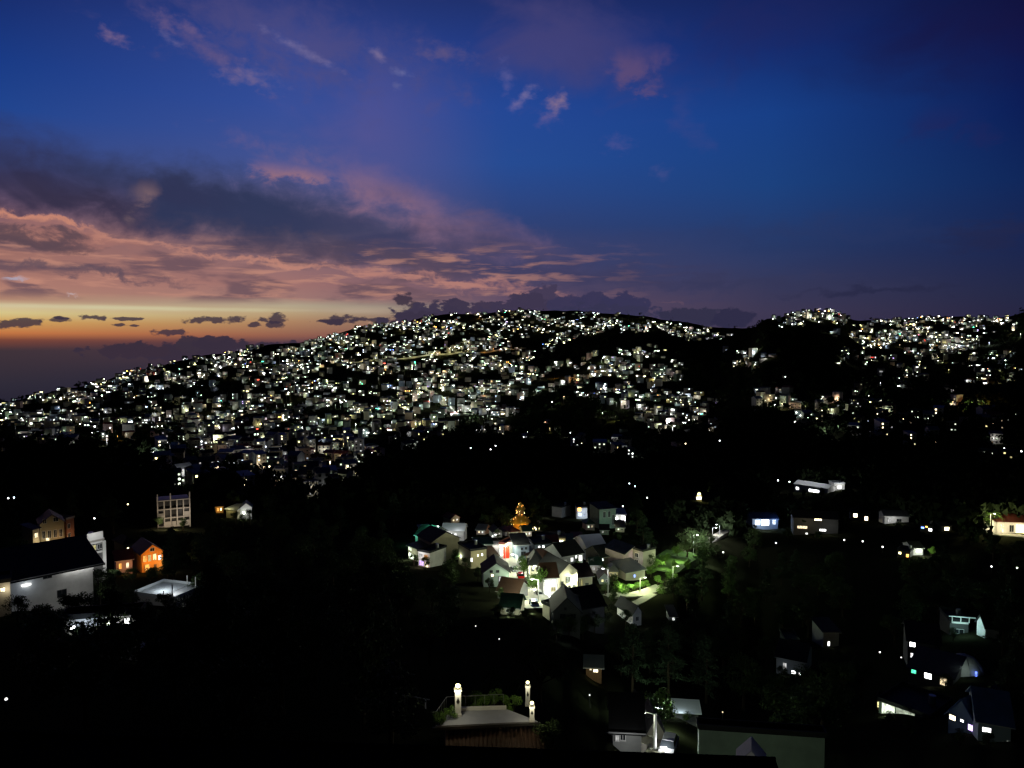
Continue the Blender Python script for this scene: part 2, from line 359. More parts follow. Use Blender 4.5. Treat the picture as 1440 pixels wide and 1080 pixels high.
def region(*win):      # the shading graph for one window of directions, as a node group of its own
    global WN, WL
    keep = WN, WL
    g = bpy.data.node_groups.new('sky_window', 'ShaderNodeTree'); g.interface.new_socket('Shader', in_out='OUTPUT', socket_type='NodeSocketShader')
    WN, WL = g.nodes, g.links
    tc = WN.new('ShaderNodeTexCoord'); sx = WN.new('ShaderNodeSeparateXYZ'); WL.new(tc.outputs['Generated'], sx.inputs[0])
    az = wm('MULTIPLY', wm('ARCTAN2', sx.outputs[0], sx.outputs[1]), 57.29578)
    el = wm('MULTIPLY', wm('ARCSINE', sx.outputs[2]), 57.29578)
    cmb = WN.new('ShaderNodeCombineXYZ'); WL.new(az, cmb.inputs[0]); WL.new(el, cmb.inputs[1])
    out = region_(az, el, cmb, wrange(el, -14, -5, .2, 1), *win)
    go = WN.new('NodeGroupOutput'); WL.new(out, go.inputs[0])
    WN, WL = keep
    n = WN.new('ShaderNodeGroup'); n.node_tree = g; return n.outputs[0]
def region_(az, el, cmb, dome, a0, a1, e0, e1):
    made = {}
    def noise(k):
        if k not in made:
            s, sx_, sy_, ro, det, rou, off, dist = NZ[k]
            mp = WN.new('ShaderNodeMapping'); mp.inputs['Scale'].default_value = (sx_, sy_, 1); mp.inputs['Location'].default_value = (off, off*1.7, 0); mp.inputs['Rotation'].default_value = (0, 0, R(ro))
            WL.new(cmb.outputs[0], mp.inputs[0]); n = WN.new('ShaderNodeTexNoise'); n.noise_dimensions = '2D'; n.inputs['Scale'].default_value = s; n.inputs['Detail'].default_value = det
            n.inputs['Roughness'].default_value = rou; n.inputs['Distortion'].default_value = dist; WL.new(mp.outputs[0], n.inputs['Vector']); made[k] = n.outputs['Fac']
        return made[k]
    def warp():
        if 'w' not in made:
            wv = WN.new('ShaderNodeCombineXYZ')
            WL.new(wm('ADD', az, wm('MULTIPLY', wm('SUBTRACT', noise('nB'), .5), 9.)), wv.inputs[0]); WL.new(wm('ADD', el, wm('MULTIPLY', wm('SUBTRACT', noise('nP'), .5), 2.6)), wv.inputs[1]); made['w'] = wv.outputs[0]
        return made['w']
    def ramp(px, stops):
        n = WN.new('ShaderNodeValToRGB'); cr = n.color_ramp; cr.interpolation = 'LINEAR'
        WL.new(wrange(el, -6, 30, 0, 1, False), n.inputs[0])
        pts = sorted([((azel(px, y)[1]+6)/36, q) for y, q in stops])
        while len(cr.elements) < len(pts): cr.elements.new(.5)
        for e, (p, q) in zip(cr.elements, pts): e.position = min(max(p, 0), 1); e.color = srgb(*q)
        return n.outputs[0]
    need = [i for i in range(5) if (i == 4 or RAZ[i+1] > a0) and (i == 0 or RAZ[i-1] < a1)]
    c = ramp(*RAMPS[need[0]])
    for i in need[1:]: c = wmix(wrange(az, RAZ[i-1], RAZ[i], smooth=False), c, ramp(*RAMPS[i]))
    for kind, bb, q in FE:
        if bb[1] < a0 or bb[0] > a1 or bb[3] < e0 or bb[2] > e1: continue
        if kind == 'b':
            fa, fe, ax, ey, rot, colr, op, soft, nz, amp, wp = q
            mp = WN.new('ShaderNodeMapping'); mp.vector_type = 'TEXTURE'
            mp.inputs['Location'].default_value = (fa, fe, 0); mp.inputs['Rotation'].default_value = (0, 0, R(rot)); mp.inputs['Scale'].default_value = (ax, ey, 1)
            WL.new(warp() if wp else cmb.outputs[0], mp.inputs[0])
            ln = WN.new('ShaderNodeVectorMath'); ln.operation = 'LENGTH'; WL.new(mp.outputs[0], ln.inputs[0])
            v = wm('ADD', wm('SUBTRACT', 1.-.5*amp, ln.outputs['Value']), wm('MULTIPLY', noise(nz), amp))
            c = wmix(wrange(v, 0, soft, 0, op), c, srgb(*colr))
        else:
            s0, s1, am, nz, lo, hi, colr, op = q
            k = wm('MULTIPLY', wrange(el, s0-.3, s0+.5), wrange(el, s1, s1-2.))
            k = wm('MULTIPLY', wm('MULTIPLY', k, wrange(az, am+9, am-9)), wrange(noise(nz), lo, hi, 0, op))
            c = wmix(k, c, srgb(*colr))
    b = WN.new('ShaderNodeBackground'); WL.new(c, b.inputs[0]); WL.new(dome, b.inputs[1]); return b.outputs[0]
dome = wm('MULTIPLY', wrange(el, 26, 60, 1, .2), wrange(sx.outputs[1], -.35, .5, .06, 1))
dome = wm('MULTIPLY', dome, wrange(el, -14, -5, .2, 1))
def wsel(x, thr, lo, hi):
    n = WN.new('ShaderNodeMixShader'); WL.new(wm('GREATER_THAN', x, thr), n.inputs[0]); WL.new(lo, n.inputs[1]); WL.new(hi, n.inputs[2]); return n.outputs[0]
AE = [-90, -20, -3, 12, 90]; EE = [-90, 2.9, 8, 15, 26.5]
rows = []
for j in range(4):
    x = region(AE[0], AE[1], EE[j], EE[j+1])
    for i in range(1, 4): x = wsel(az, AE[i], x, region(AE[i], AE[i+1], EE[j], EE[j+1]))
    rows.append(x)
x = rows[0]
for j in range(1, 4): x = wsel(el, EE[j], x, rows[j])
pl = WN.new('ShaderNodeBackground'); pl.inputs[0].default_value = srgb(20, 20, 44); WL.new(dome, pl.inputs[1])   # overhead and behind, night has fallen
outside = wm('GREATER_THAN', wm('ADD', wm('GREATER_THAN', el, 26.5), wm('GREATER_THAN', wm('ABSOLUTE', az), 75.)), .5)
n = WN.new('ShaderNodeMixShader'); WL.new(outside, n.inputs[0]); WL.new(x, n.inputs[1]); WL.new(pl.outputs[0], n.inputs[2])
wo = WN.new('ShaderNodeOutputWorld'); WL.new(n.outputs[0], wo.inputs[0])
w.cycles.sampling_method = 'NONE'
sun = bpy.data.lights.new('sunset_glow', 'SUN'); sun.energy = .01; sun.angle = R(12); sun.color = (1, .62, .38)
so = bpy.data.objects.new('sunset_glow', sun); col.objects.link(so)
so.rotation_euler = Vector((math.sin(R(-35)), math.cos(R(-35)), math.sin(R(4)))).to_track_quat('Z', 'Y').to_euler()

# ------------------------------------------------------------------ terrain sheet
def polar_sheet(azs, ds, zf):
    A, D = np.meshgrid(np.radians(azs), ds, indexing='ij'); X = np.sin(A)*D; Y = np.cos(A)*D; Z = zf(X, Y)
    n, m = A.shape; vs = np.c_[X.ravel(), Y.ravel(), Z.ravel()]
    i = np.arange(n)[:, None]; j = np.arange(m-1)[None, :]; ip = (i+1) % n
    fs = np.stack([i*m+j, i*m+j+1, ip*m+j+1, ip*m+j], -1).reshape(-1, 4)
    return vs, fs
azs = np.concatenate([np.arange(-46, 46, .3), np.arange(46, 314, 4.)])
ds = np.concatenate([[.5], np.arange(10, 400, 6), np.geomspace(400, 4500, 170), np.geomspace(4700, 9500, 8)])
vs, fs = polar_sheet(azs, ds, hgt)
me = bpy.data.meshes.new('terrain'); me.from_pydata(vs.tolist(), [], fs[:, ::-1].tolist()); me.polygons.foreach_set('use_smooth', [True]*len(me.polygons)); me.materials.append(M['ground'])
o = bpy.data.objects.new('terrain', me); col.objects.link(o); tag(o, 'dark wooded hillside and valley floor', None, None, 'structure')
# ------------------------------------------------------------------ where the town stands (photo pixels -> points of the hillside)
CITY = [
 (1.0, [(0,568),(60,553),(130,530),(200,516),(280,497),(340,486),(400,475),(470,461),(540,450),(600,444),(660,436),(760,433),(860,441),(930,454),(905,468),(850,468),(800,480),(745,497),(700,500),(640,505),(540,515),(440,515),(380,540),(300,540),(200,560),(120,575),(60,600),(0,612)]),
 (.80, [(0,600),(60,590),(150,575),(300,560),(380,545),(440,515),(560,512),(700,500),(745,500),(745,512),(720,560),(720,600),(690,602),(620,610),(540,630),(500,600),(400,600),(300,600),(200,610),(100,622),(0,630)]),
 (.50, [(230,600),(500,600),(545,625),(520,645),(470,690),(420,705),(330,672),(280,680),(240,672),(200,640)]),
 (.80, [(745,520),(800,512),(850,497),(900,488),(940,495),(955,525),(955,560),(990,565),(1005,590),(960,608),(920,600),(890,575),(850,575),(840,555),(780,545),(720,570),(720,540)]),
 (.3, [(1008,458),(1050,446),(1050,470),(1010,478)]), (1.1, [(920,453),(1010,464),(1015,478),(960,478),(930,466)]), (.8, [(1045,444),(1090,436),(1080,448),(1045,450)]),
 (1.0, [(1090,438),(1165,431),(1200,443),(1215,458),(1250,446),(1330,439),(1430,448),(1432,468),(1370,470),(1400,485),(1370,492),(1310,503),(1260,500),(1190,490),(1175,478),(1170,462),(1100,460),(1085,448)]),
 (.10, [(1185,490),(1440,490),(1440,545),(1270,530),(1180,520)]), (.55, [(1055,545),(1100,548),(1130,565),(1190,572),(1170,584),(1070,582)]), (.5, [(1020,500),(1050,490),(1080,492),(1080,506),(1030,514)]),
 (.07, [(180,640),(560,640),(480,706),(390,700),(300,690),(190,686)]), (.05, [(740,600),(900,600),(1000,620),(1000,660),(880,650),(740,620)]), (.10, [(1100,590),(1260,565),(1250,600),(1150,615)]),
 (.16, [(1180,500),(1420,500),(1430,540),(1300,545)]), (.04, [(1150,560),(1430,560),(1430,650),(1180,620)]),
]
DARK = [(.12, [(285,540),(360,528),(365,545),(300,558)]), (.1, [(120,572),(290,566),(290,578),(180,590),(120,585)]), (.35, [(440,540),(560,518),(620,520),(560,548),(470,560)]), (.1, [(180,612),(260,612),(280,640),(200,650)]),
 (.1, [(1176,455),(1192,455),(1195,480),(1176,480)]), (.3, [(1320,462),(1420,462),(1425,478),(1350,480)]), (.2, [(400,585),(440,575),(450,600),(400,605)]), (.3, [(700,470),(760,462),(790,478),(740,492)])]
def inpoly(P, poly):
    x, y = P[:, 0], P[:, 1]; r = np.zeros(len(P), bool); n = len(poly)
    for i in range(n):
        x1, y1 = poly[i]; x2, y2 = poly[(i+1) % n]
        if y1 == y2: continue
        k = (y1 > y) != (y2 > y); r ^= k & (x < (x2-x1)*(y-y1)/(y2-y1)+x1)
    return r
def clump(P):
    x, y = P[:, 0], P[:, 1]+P[:, 0]*.12
    n = 1.1*np.sin(y*.21+np.sin(x*.031)*2.2+np.sin(x*.083)*.9)+.9*np.sin(x*.047+np.sin(y*.09)*2)+.8*np.sin(x*.12-y*.33)+.6*np.sin(x*.21+y*.45+1)
    return np.clip(.72+.78*n, .03, 2.6)
def density(P):
    x, y = P[:, 0], P[:, 1]; u = np.clip((y-470)/60, .15, 1)      # ragged edges
    P = np.c_[x+9*u*(np.sin(y*.13+x*.02)+np.sin(y*.31-x*.07)), y+8*u*(np.sin(x*.061+y*.03)+.8*np.sin(x*.17+y*.11)+.6*np.sin(x*.37))]
    w_ = np.zeros(len(P))
    for k, pl_ in CITY: w_ = np.maximum(w_, k*inpoly(P, pl_))
    for k, pl_ in DARK: w_ = np.where(inpoly(P, pl_), w_*k, w_)
    return w_
cand = rng.uniform([-30, 428], [1470, 840], (90000, 2))
acc = rng.random(len(cand)) < density(cand)*clump(cand)*np.where(cand[:, 1] < 482, .72, np.where(cand[:, 1] < 600, .40, .24))
seeds_px = cand[acc]
seeds = hits(seeds_px); ok = ~np.isnan(seeds[:, 0]); seeds, seeds_px = seeds[ok], seeds_px[ok]
sd = np.hypot(seeds[:, 0], seeds[:, 1]); order = np.argsort(sd); seeds, seeds_px, sd = seeds[order], seeds_px[order], sd[order]
# thin out so that houses do not stand inside one another
keep = []; cell = {}
for i, (x, y, z) in enumerate(seeds):
    if sd[i] > 2950: continue
    k = (int(x//13), int(y//13)); bad = False
    for a in (-1, 0, 1):
        for b in (-1, 0, 1):
            for j in cell.get((k[0]+a, k[1]+b), ()):
                if (seeds[j][0]-x)**2+(seeds[j][1]-y)**2 < 11**2: bad = True
    if bad: continue
    cell.setdefault(k, []).append(i); keep.append(i)
seeds, seeds_px, sd = seeds[keep], seeds_px[keep], sd[keep]
LITC = ['cool']*36+['greenish']*26+['warm']*14+['yellow']*10+['bluish']*8+['orange']*2+['red']*1+['blue']*1+['green']*1+['violet']*2
def litmat(rr, far=False):
    c_ = rr.choice(LITC); t = rr.random()
    s_ = ('_dim' if t < .20 else '' if t < .48 else '_strong' if t < .76 else '_fierce') if far else ('_dim' if t < .4 else '' if t < .8 else '_strong')
    return M['lit_'+c_+s_]
WALLS = ['white_wall', 'cream_wall', 'grey_wall', 'concrete', 'tan_wall', 'green_wall', 'blue_wall', 'pink_wall']
ROOFS = ['roof_dark', 'roof_red', 'roof_brown', 'roof_green', 'roof_grey', 'roof_blue', 'roof_dark', 'roof_grey']

def add_roof(mb, w_, d_, h, kind, rise, m, ov=.5, th=.16, y0=0.):
    """w_ x d_ house, facade on y = y0, body behind it"""
    x = w_/2
    if kind == 'flat':
        mb.box((0, y0+d_/2, h+th/2+.003), (w_+2*ov*.4, d_+2*ov*.4, th), m)
        for sx_, sy_, bx, by in ((0, -1, w_+.4, .15), (0, 1, w_+.4, .15), (-1, 0, .15, d_+.1), (1, 0, .15, d_+.1)):
            mb.box((sx_*(w_/2+.12), y0+d_/2+sy_*(d_/2+.12), h+th+.25), (bx, by, .5), m)
    elif kind == 'shed':
        pts = [(-ov, h-.1), (d_+ov, h+rise), (d_+ov, h+rise+th), (-ov, h-.1+th)]
        vs = [(sx_*(x+ov), y0+p[0], p[1]) for sx_ in (-1, 1) for p in pts]
        mb.add(vs, [(0, 1, 2, 3), (7, 6, 5, 4), (0, 4, 5, 1), (1, 5, 6, 2), (2, 6, 7, 3), (3, 7, 4, 0)], m)
    elif kind == 'gable_x':
        s = rise/(d_/2)*ov
        out = [(-ov, h-s), (d_/2, h+rise), (d_+ov, h-s), (d_+ov, h-s+th), (d_/2, h+rise+th), (-ov, h-s+th)]
        vs = [(sx_*(x+ov), y0+p[0], p[1]) for sx_ in (-1, 1) for p in out]
        mb.add(vs, [(0, 1, 4, 5), (1, 2, 3, 4), (11, 10, 7, 6), (10, 9, 8, 7)]+[(i, i+6, (i+1) % 6+6, (i+1) % 6) for i in range(6)], m)
    elif kind == 'gable_y':
        s = rise/(w_/2)*ov
        out = [(-x-ov, h-s), (0, h+rise), (x+ov, h-s), (x+ov, h-s+th), (0, h+rise+th), (-x-ov, h-s+th)]
        vs = [(p[0], y0+yy, p[1]) for yy in (-ov, d_+ov) for p in out]
        mb.add(vs, [(0, 1, 4, 5), (1, 2, 3, 4), (11, 10, 7, 6), (10, 9, 8, 7)]+[(i, i+6, (i+1) % 6+6, (i+1) % 6) for i in range(6)], m)
    elif kind == 'hip':
        r = min(w_, d_)/2; yb = y0+d_+ov; a = [(-x-ov, y0-ov), (x+ov, y0-ov), (x+ov, yb), (-x-ov, yb)]
        t = [(-x+r, y0+d_/2), (x-r, y0+d_/2)] if w_ > d_+.2 else [(0, y0+r), (0, y0+d_-r+.01)]
        vs = [(p[0], p[1], h-.15) for p in a]+[(p[0], p[1], h-.15+th) for p in a]+[(t[0][0], t[0][1], h+rise), (t[1][0], t[1][1], h+rise)]
        top = [(4, 5, 9, 8), (5, 6, 9), (6, 7, 8, 9), (7, 4, 8)] if w_ > d_+.2 else [(4, 5, 8), (5, 6, 9, 8), (6, 7, 9), (7, 4, 8, 9)]
        mb.add(vs, [(3, 2, 1, 0), (0, 1, 5, 4), (1, 2, 6, 5), (2, 3, 7, 6), (3, 0, 4, 7)]+top, m)
def add_wall(mb, w_, d_, h, m, kind, rise, below=3., y0=0.):
    mb.box((0, y0+d_/2, (h-below)/2), (w_, d_, h+below), m)
    x = w_/2
    if kind == 'gable_y': mb.prism([(-x, h), (x, h), (0, h+rise-.02)], y0, y0+d_, m)
    if kind == 'gable_x':
        vs = [(sx_*x, y0+a, b) for sx_ in (-1, 1) for a, b in ((0, h), (d_, h), (d_/2, h+rise-.02))]
        mb.add(vs, [(0, 1, 2), (5, 4, 3), (0, 3, 4, 1), (1, 4, 5, 2), (2, 5, 3, 0)], m)
    if kind == 'shed':
        vs = [(sx_*x, y0+a, b) for sx_ in (-1, 1) for a, b in ((0, h), (d_, h), (d_, h+rise-.12))]
        mb.add(vs, [(0, 1, 2), (5, 4, 3), (1, 4, 5, 2), (2, 5, 3, 0)], m)
def window_mesh(cx, cz, ww, hh, pane, frame, y0=0., bars=1, side=0, w_=0):
    """frame and pane standing 6 cm proud of the facade; side -1/1 puts it on the left/right wall (cx is then the distance back)"""
    mb = MB(); t = .09
    def P(x, y, z): return (x, y, z)
    def bx(x, z, a, b, dy, m, th):
        if side == 0: mb.box((x, y0-dy, z), (a, th, b), m)
        else: mb.box((side*(w_/2+dy), y0+x, z), (th, a, b), m)
    bx(cx, cz+hh/2+t/2, ww+2*t, t, .05, frame, .12); bx(cx, cz-hh/2-t/2, ww+2*t, t, .06, frame, .16)
    bx(cx-ww/2-t/2, cz, t, hh, .05, frame, .12); bx(cx+ww/2+t/2, cz, t, hh, .05, frame, .12)
    for k in range(bars): bx(cx-ww/2+ww*(k+1)/(bars+1), cz, .06, hh, .055, frame, .05)
    pb = MB(); mb2 = mb; mb = pb; bx(cx, cz, ww-.006, hh-.006, .02, pane, .03)
    return mb2, pb

# ------------------------------------------------------------------ the nearest town houses: individuals made from a score of patterns
prand = random.Random(11)
PROTO = []
for k in range(26):
    w_ = prand.uniform(7, 13); d_ = prand.uniform(7, 10); st = prand.choice([1, 2, 2, 3, 3, 4]); h = 3.*st+.3
    kind = prand.choice(['gable_x', 'gable_y', 'flat', 'shed', 'hip', 'gable_x', 'flat']); rise = prand.uniform(1.3, 2.4)
    wn = prand.choice(WALLS); rn = prand.choice(ROOFS); lc = prand.choice(['cool', 'greenish', 'warm', 'yellow', 'bluish', 'cool', 'greenish'])
    nm = {1: 'cottage', 2: 'two_storey_house', 3: 'three_storey_house', 4: 'apartment_block'}[st]
    root = thing(nm, None, None)
    mb = MB(); add_wall(mb, w_, d_, h, M[wn], kind, rise, 5); mb.build('wall', root)
    mb = MB(); add_roof(mb, w_, d_, h, kind, rise, M[rn] if kind != 'flat' else M['concrete']); mb.build('roof', root)
    nw = max(2, int(w_/2.9)); lit = 0
    for f in range(st):
        for q in range(nw):
            if f == 0 and q == 0: continue
            on = prand.random() < .38
            pn = M['lit_'+lc+prand.choice(['_dim', '', '', '_strong'])] if on else M['glass_dark']; lit += on
            a, b = window_mesh(-w_/2+w_*(q+.5)/nw, 3.*f+1.6, 1.3, 1.2, pn, M['frame_white'] if k % 2 else M['frame_dark'])
            f_ = a.build('window', root); b.build('pane', f_)
    mb = MB(); mb.box((-w_/2+w_*.5/nw, -.05, 1.05), (.95, .1, 2.1), M['wood']); mb.build('door', root)
    if kind == 'flat':
        mb = MB(); mb.tube((w_*.25, d_*.6, h+.2), (w_*.25, d_*.6, h+1.9), .6, .6, M['steel'], 12); mb.build('water_tank', root)
    PROTO.append(dict(root=root, w=w_, wall=wn.replace('_wall', ''), roof=rn.replace('roof_', ''), kind=kind, st=st, lc=lc, lit=lit, nm=nm))
def region_of(px, py):
    if py < 560 and px > 1010: return 'on the far right hillside'
    if px > 1010: return 'in the black woods at right'
    if px > 740 and py < 612: return 'below the dark hump'
    if px > 560: return 'above the black wood, mid-town' if py < 625 else 'in the central black wood'
    if py > 685: return 'dark slope above the white hall'
    if px > 330: return 'low slope above the black wood'
    if px > 200: return 'on the lower left slope'
    return 'left foot of the hillside'
NMW = {'cottage': 'cottage', 'two_storey_house': 'two-storey house', 'three_storey_house': 'three-storey house', 'apartment_block': 'apartment block'}
KINDW = {'gable_x': 'gabled', 'gable_y': 'gable-fronted', 'flat': 'flat-roofed', 'shed': 'lean-to', 'hip': 'hip-roofed'}
COLW = {'cool': 'white', 'greenish': 'pale-green', 'warm': 'warm', 'yellow': 'yellow', 'bluish': 'bluish'}
NIND = 232
auto = []; LATE = []
used = set()
for i in range(min(NIND, len(seeds))):
    k = prand.randrange(26); p = PROTO[k]; x, y, z = seeds[i]
    o = copy_tree(p['root']) if k in used else p['root']; used.add(k)
    a = math.atan2(x, y); o.location = (x, y, z+.3); o.rotation_euler = (0, 0, -a+prand.uniform(-.7, .7))
    s = prand.uniform(.85, 1.1)*(1.0 if sd[i] > 500 else .9); o.scale = (s, s, s)
    rg = region_of(*seeds_px[i])
    lab = f"{p['wall']} {KINDW[p['kind']]} {NMW[p['nm']]}, {COLW[p['lc']]} windows, {rg}"
    o['category'] = 'house' if p['st'] < 4 else 'apartment block'; o['group'] = 'town houses '+rg
    auto.append((lab, seeds_px[i][0], o))
    if prand.random() < (.3 if seeds_px[i][0] < 1000 else .12):
        q = o.matrix_basis @ Vector((prand.uniform(-5, 5), -prand.uniform(1.5, 4.5), prand.uniform(3.5, 6))); LATE.append((q.x, q.y, q.z, prand.choice([150, 300, 600, 1100]), prand.choice([COOL, COOL, GREENW, GREENW, WARM, BLUEW]), .2))
for k in range(26):              # a pattern nobody used
    if k not in used:
        for ch in list(PROTO[k]['root'].children):
            for g in list(ch.children): bpy.data.objects.remove(g)
            bpy.data.objects.remove(ch)
        bpy.data.objects.remove(PROTO[k]['root'])
ORD = ['leftmost', 'second from left', 'third from left', 'fourth from left', 'fifth from left', 'sixth from left', 'seventh from left', 'eighth from left', 'ninth from left', 'tenth from left']
by = {}
for lab, px, o in auto: by.setdefault(lab, []).append((px, o))
for lab, l in by.items():
    l.sort(key=lambda t: t[0])
    for q, (px, o) in enumerate(l):
        o['label'] = lab if len(l) == 1 else (ORD[q] if q < len(l)-1 or q == 0 else 'rightmost')+' '+lab
# ------------------------------------------------------------------ the thousands beyond: one mass of distant houses
far = MB(); fr = random.Random(5)
def q_on(mb, R3, c0, cx, cz, ww, hh, dy, m):      # a lit pane 5 cm proud of the facade
    vs = [c0+R3@Vector((cx+a*ww/2, -dy, cz+b*hh/2)) for a, b in ((-1, -1), (1, -1), (1, 1), (-1, 1))]
    mb.add(vs, [(0, 1, 2, 3)], m)
def far_house(x, y, z, rz, w_, d_, st, m, rm, lits):
    R3 = Matrix.Rotation(rz, 3, 'Z'); c0 = Vector((x, y, z)); h = 3.*st; b = 4
    vs = [c0+R3@Vector(p) for p in ((-w_/2, 0, -b), (w_/2, 0, -b), (w_/2, d_, -b), (-w_/2, d_, -b), (-w_/2, 0, h), (w_/2, 0, h), (w_/2, d_, h), (-w_/2, d_, h))]
    far.add(vs, [(0, 1, 5, 4), (1, 2, 6, 5), (2, 3, 7, 6), (3, 0, 4, 7)], m)
    if fr.random() < .6:
        r = fr.uniform(1.2, 2.4); o_ = .5
        vs = [c0+R3@Vector(p) for p in ((-w_/2-o_, -o_, h), (w_/2+o_, -o_, h), (w_/2+o_, d_+o_, h), (-w_/2-o_, d_+o_, h), (-w_/2-o_, d_/2, h+r), (w_/2+o_, d_/2, h+r))]
        far.add(vs, [(0, 1, 5, 4), (2, 3, 4, 5), (3, 0, 4), (1, 2, 5), (3, 2, 1, 0)], rm)
    else:
        far.add([v+Vector((0, 0, .02)) for v in vs[4:]], [(0, 1, 2, 3)], M['concrete'])
    for (cx, cz, ww, hh, lm) in lits: q_on(far, R3, c0, cx, cz, ww, hh, .06, lm)
    return R3, c0
LIGHTS = list(LATE)     # (x, y, z, watts, colour, radius)
LC = {'cool': COOL, 'greenish': GREENW, 'warm': WARM, 'yellow': YEL, 'bluish': BLUEW, 'orange': ORG, 'red': RED, 'blue': BLU, 'green': GRN, 'violet': VIO}
for i in range(NIND, len(seeds)):
    x, y, z = seeds[i]; dd = sd[i]; a = math.atan2(x, y)
    w_ = fr.uniform(6, 11.5); d_ = fr.uniform(6, 9); st = fr.choice([1, 1, 1, 2, 2, 2, 3, 4])
    if dd > 2200: st = min(st, 2)
    lits = []; n = fr.choice([0, 1, 2, 2, 3, 3, 5]); k = min(1.15, .55+dd/4200)
    lm = litmat(fr, True)
    for _ in range(n):
        if fr.random() < .35: lm = litmat(fr, True)
        big = fr.random() < .05
        ww, hh = (fr.uniform(3, 5.5), fr.uniform(1.3, 2.0)) if big else ((.65+1.45*fr.random()**2)*k, (.65+.7*fr.random()**2)*k)
        mm = M[lm.name.replace('_fierce', '_strong')] if big else lm
        lits.append((fr.uniform(-w_/2+ww/2, w_/2-ww/2), 3*fr.randrange(st)+1.5, ww, hh, mm))
    rz = -a+fr.uniform(-.8, .8)
    R3, c0 = far_house(x, y, z+.5, rz, w_, d_, st, M[fr.choice(WALLS)], M[fr.choice(ROOFS)], lits)
    if fr.random() < .34:
        p = c0+R3@Vector((fr.uniform(-6, 6), -fr.uniform(1.3, 4.5), fr.uniform(2.2, 5.5)))
        LIGHTS.append((p.x, p.y, p.z, fr.choice([80, 130, 220, 360, 600, 1500]), LC[fr.choice(['cool']*4+['greenish']*6+['warm', 'yellow', 'yellow', 'bluish'])], .21))
tag(far.build('distant_houses'), 'thousands of tiny lit houses crowding the far hillside', None, None, 'stuff')
# named bright spots of the far slope (photo pixels, watts, colour, bulb radius)
SPOTS = [(144,539,5000,'bluish',.8),(205,525,2500,'red',.6),(213,545,7000,'cool',.9),(209,535,5000,'cool',.8),(277,499,4500,'cool',.8),(355,506,5000,'greenish',.8),(132,602,4500,'cool',.7),(129,612,4500,'cool',.7),(66,615,3500,'cool',.7),
 (250,607,3500,'greenish',.6),(215,641,4500,'cool',.8),(302,621,3500,'greenish',.5),(327,660,3500,'cool',.7),(150,625,1800,'cool',.6),(165,617,2500,'orange',.6),(287,642,3000,'warm',.6),(447,474,12000,'cool',1.1),(472,507,6000,'yellow',.7),(480,508,6000,'greenish',.8),
 (545,499,6000,'cool',.9),(649,493,9000,'yellow',1.0),(666,489,6000,'cool',.9),(605,495,5000,'yellow',.8),(600,498,4000,'greenish',.8),(717,541,9000,'cool',1.3),(445,562,7000,'cool',.9),(427,639,6000,'cool',1.0),(464,656,5000,'warm',.9),(627,574,7000,'greenish',.9),(640,582,8000,'cool',.9),(618,562,6000,'yellow',.8),(611,553,5000,'greenish',.8),
 (482,587,5000,'bluish',.8),(674,446,5000,'orange',1.1),(568,467,6000,'yellow',.9),(530,452,4000,'orange',.9),(909,461,16000,'cool',1.7),(967,460,9000,'cool',1.4),(900,456,5000,'cool',1.),(985,468,5000,'cool',1.),(970,471,4000,'warm',1.),(934,527,5000,'cool',.9),(950,530,3500,'cool',.9),(885,550,4500,'cool',.8),(939,596,4500,'cool',.8),(946,606,3500,'cool',.7),
 (1055,497,4500,'cool',.8),(1065,493,3500,'greenish',.7),(1042,509,4500,'warm',.7),(1072,549,2500,'cool',.5),(802,612,2500,'cool',.6),(892,640,1500,'bluish',.5),(742,612,1800,'cool',.6),(866,590,4500,'yellow',.5),(847,584,2500,'cool',.5),(859,584,2500,'cool',.5),
 (1146,450,9000,'cool',1.2),(1140,447,5000,'cool',1.),(1108,439,5000,'cool',1.),(1168,436,5000,'cool',1.),(1187,504,3500,'cool',.8),(1231,505,3500,'cool',.9),(1255,464,9000,'cool',1.1),(1305,494,9000,'greenish',1.),(1298,493,6000,'cool',1.),(1348,488,5000,'cool',1.),(1362,487,6000,'cool',1.),(1391,484,6000,'bluish',1.),(1340,447,6000,'cool',1.1),(1315,476,6000,'cool',1.),
 (1230,542,1500,'cool',.4),(1238,542,1500,'cool',.4),(1222,561,2000,'greenish',.5),(1246,572,2000,'cool',.5),(1090,573,3000,'cool',.5),(1100,572,3000,'warm',.5),(1170,581,2500,'greenish',.5),(1386,567,500,'orange',.3),(1372,575,900,'greenish',.2),(1405,537,2500,'warm',.7),(1400,535,1500,'orange',.5),(1390,506,2500,'cool',.7),(1414,516,2000,'bluish',.6),(1275,523,2000,'cool',.5),
 (1334,522,1500,'yellow',.5),(1155,611,1500,'cool',.5),(1179,604,1500,'cool',.5),(1435,472,6000,'greenish',.6),(1053,447,4500,'warm',1.1),(1068,446,4500,'warm',1.1),(995,461,4000,'warm',1.),(500,467,5000,'cool',1.),(560,452,5000,'violet',.9),(700,553,4000,'greenish',.7),(680,556,4000,'greenish',.7),(692,592,4000,'greenish',.6),(702,586,4000,'cool',.6),(678,560,3000,'orange',.5),(580,563,2500,'greenish',.5),
 (425,605,3000,'cool',.6),(500,600,3000,'greenish',.6),(590,600,2500,'yellow',.5),(780,530,3500,'orange',.4),(797,530,3500,'orange',.4),(810,534,3500,'orange',.4),(846,508,4000,'greenish',.6),(870,506,4000,'greenish',.6),(765,545,3500,'greenish',.6),(750,552,4000,'cool',.6),(435,508,3500,'cool',.8),(398,497,4500,'cool',.9)]
sp = hits([(a[0], a[1]+2) for a in SPOTS])
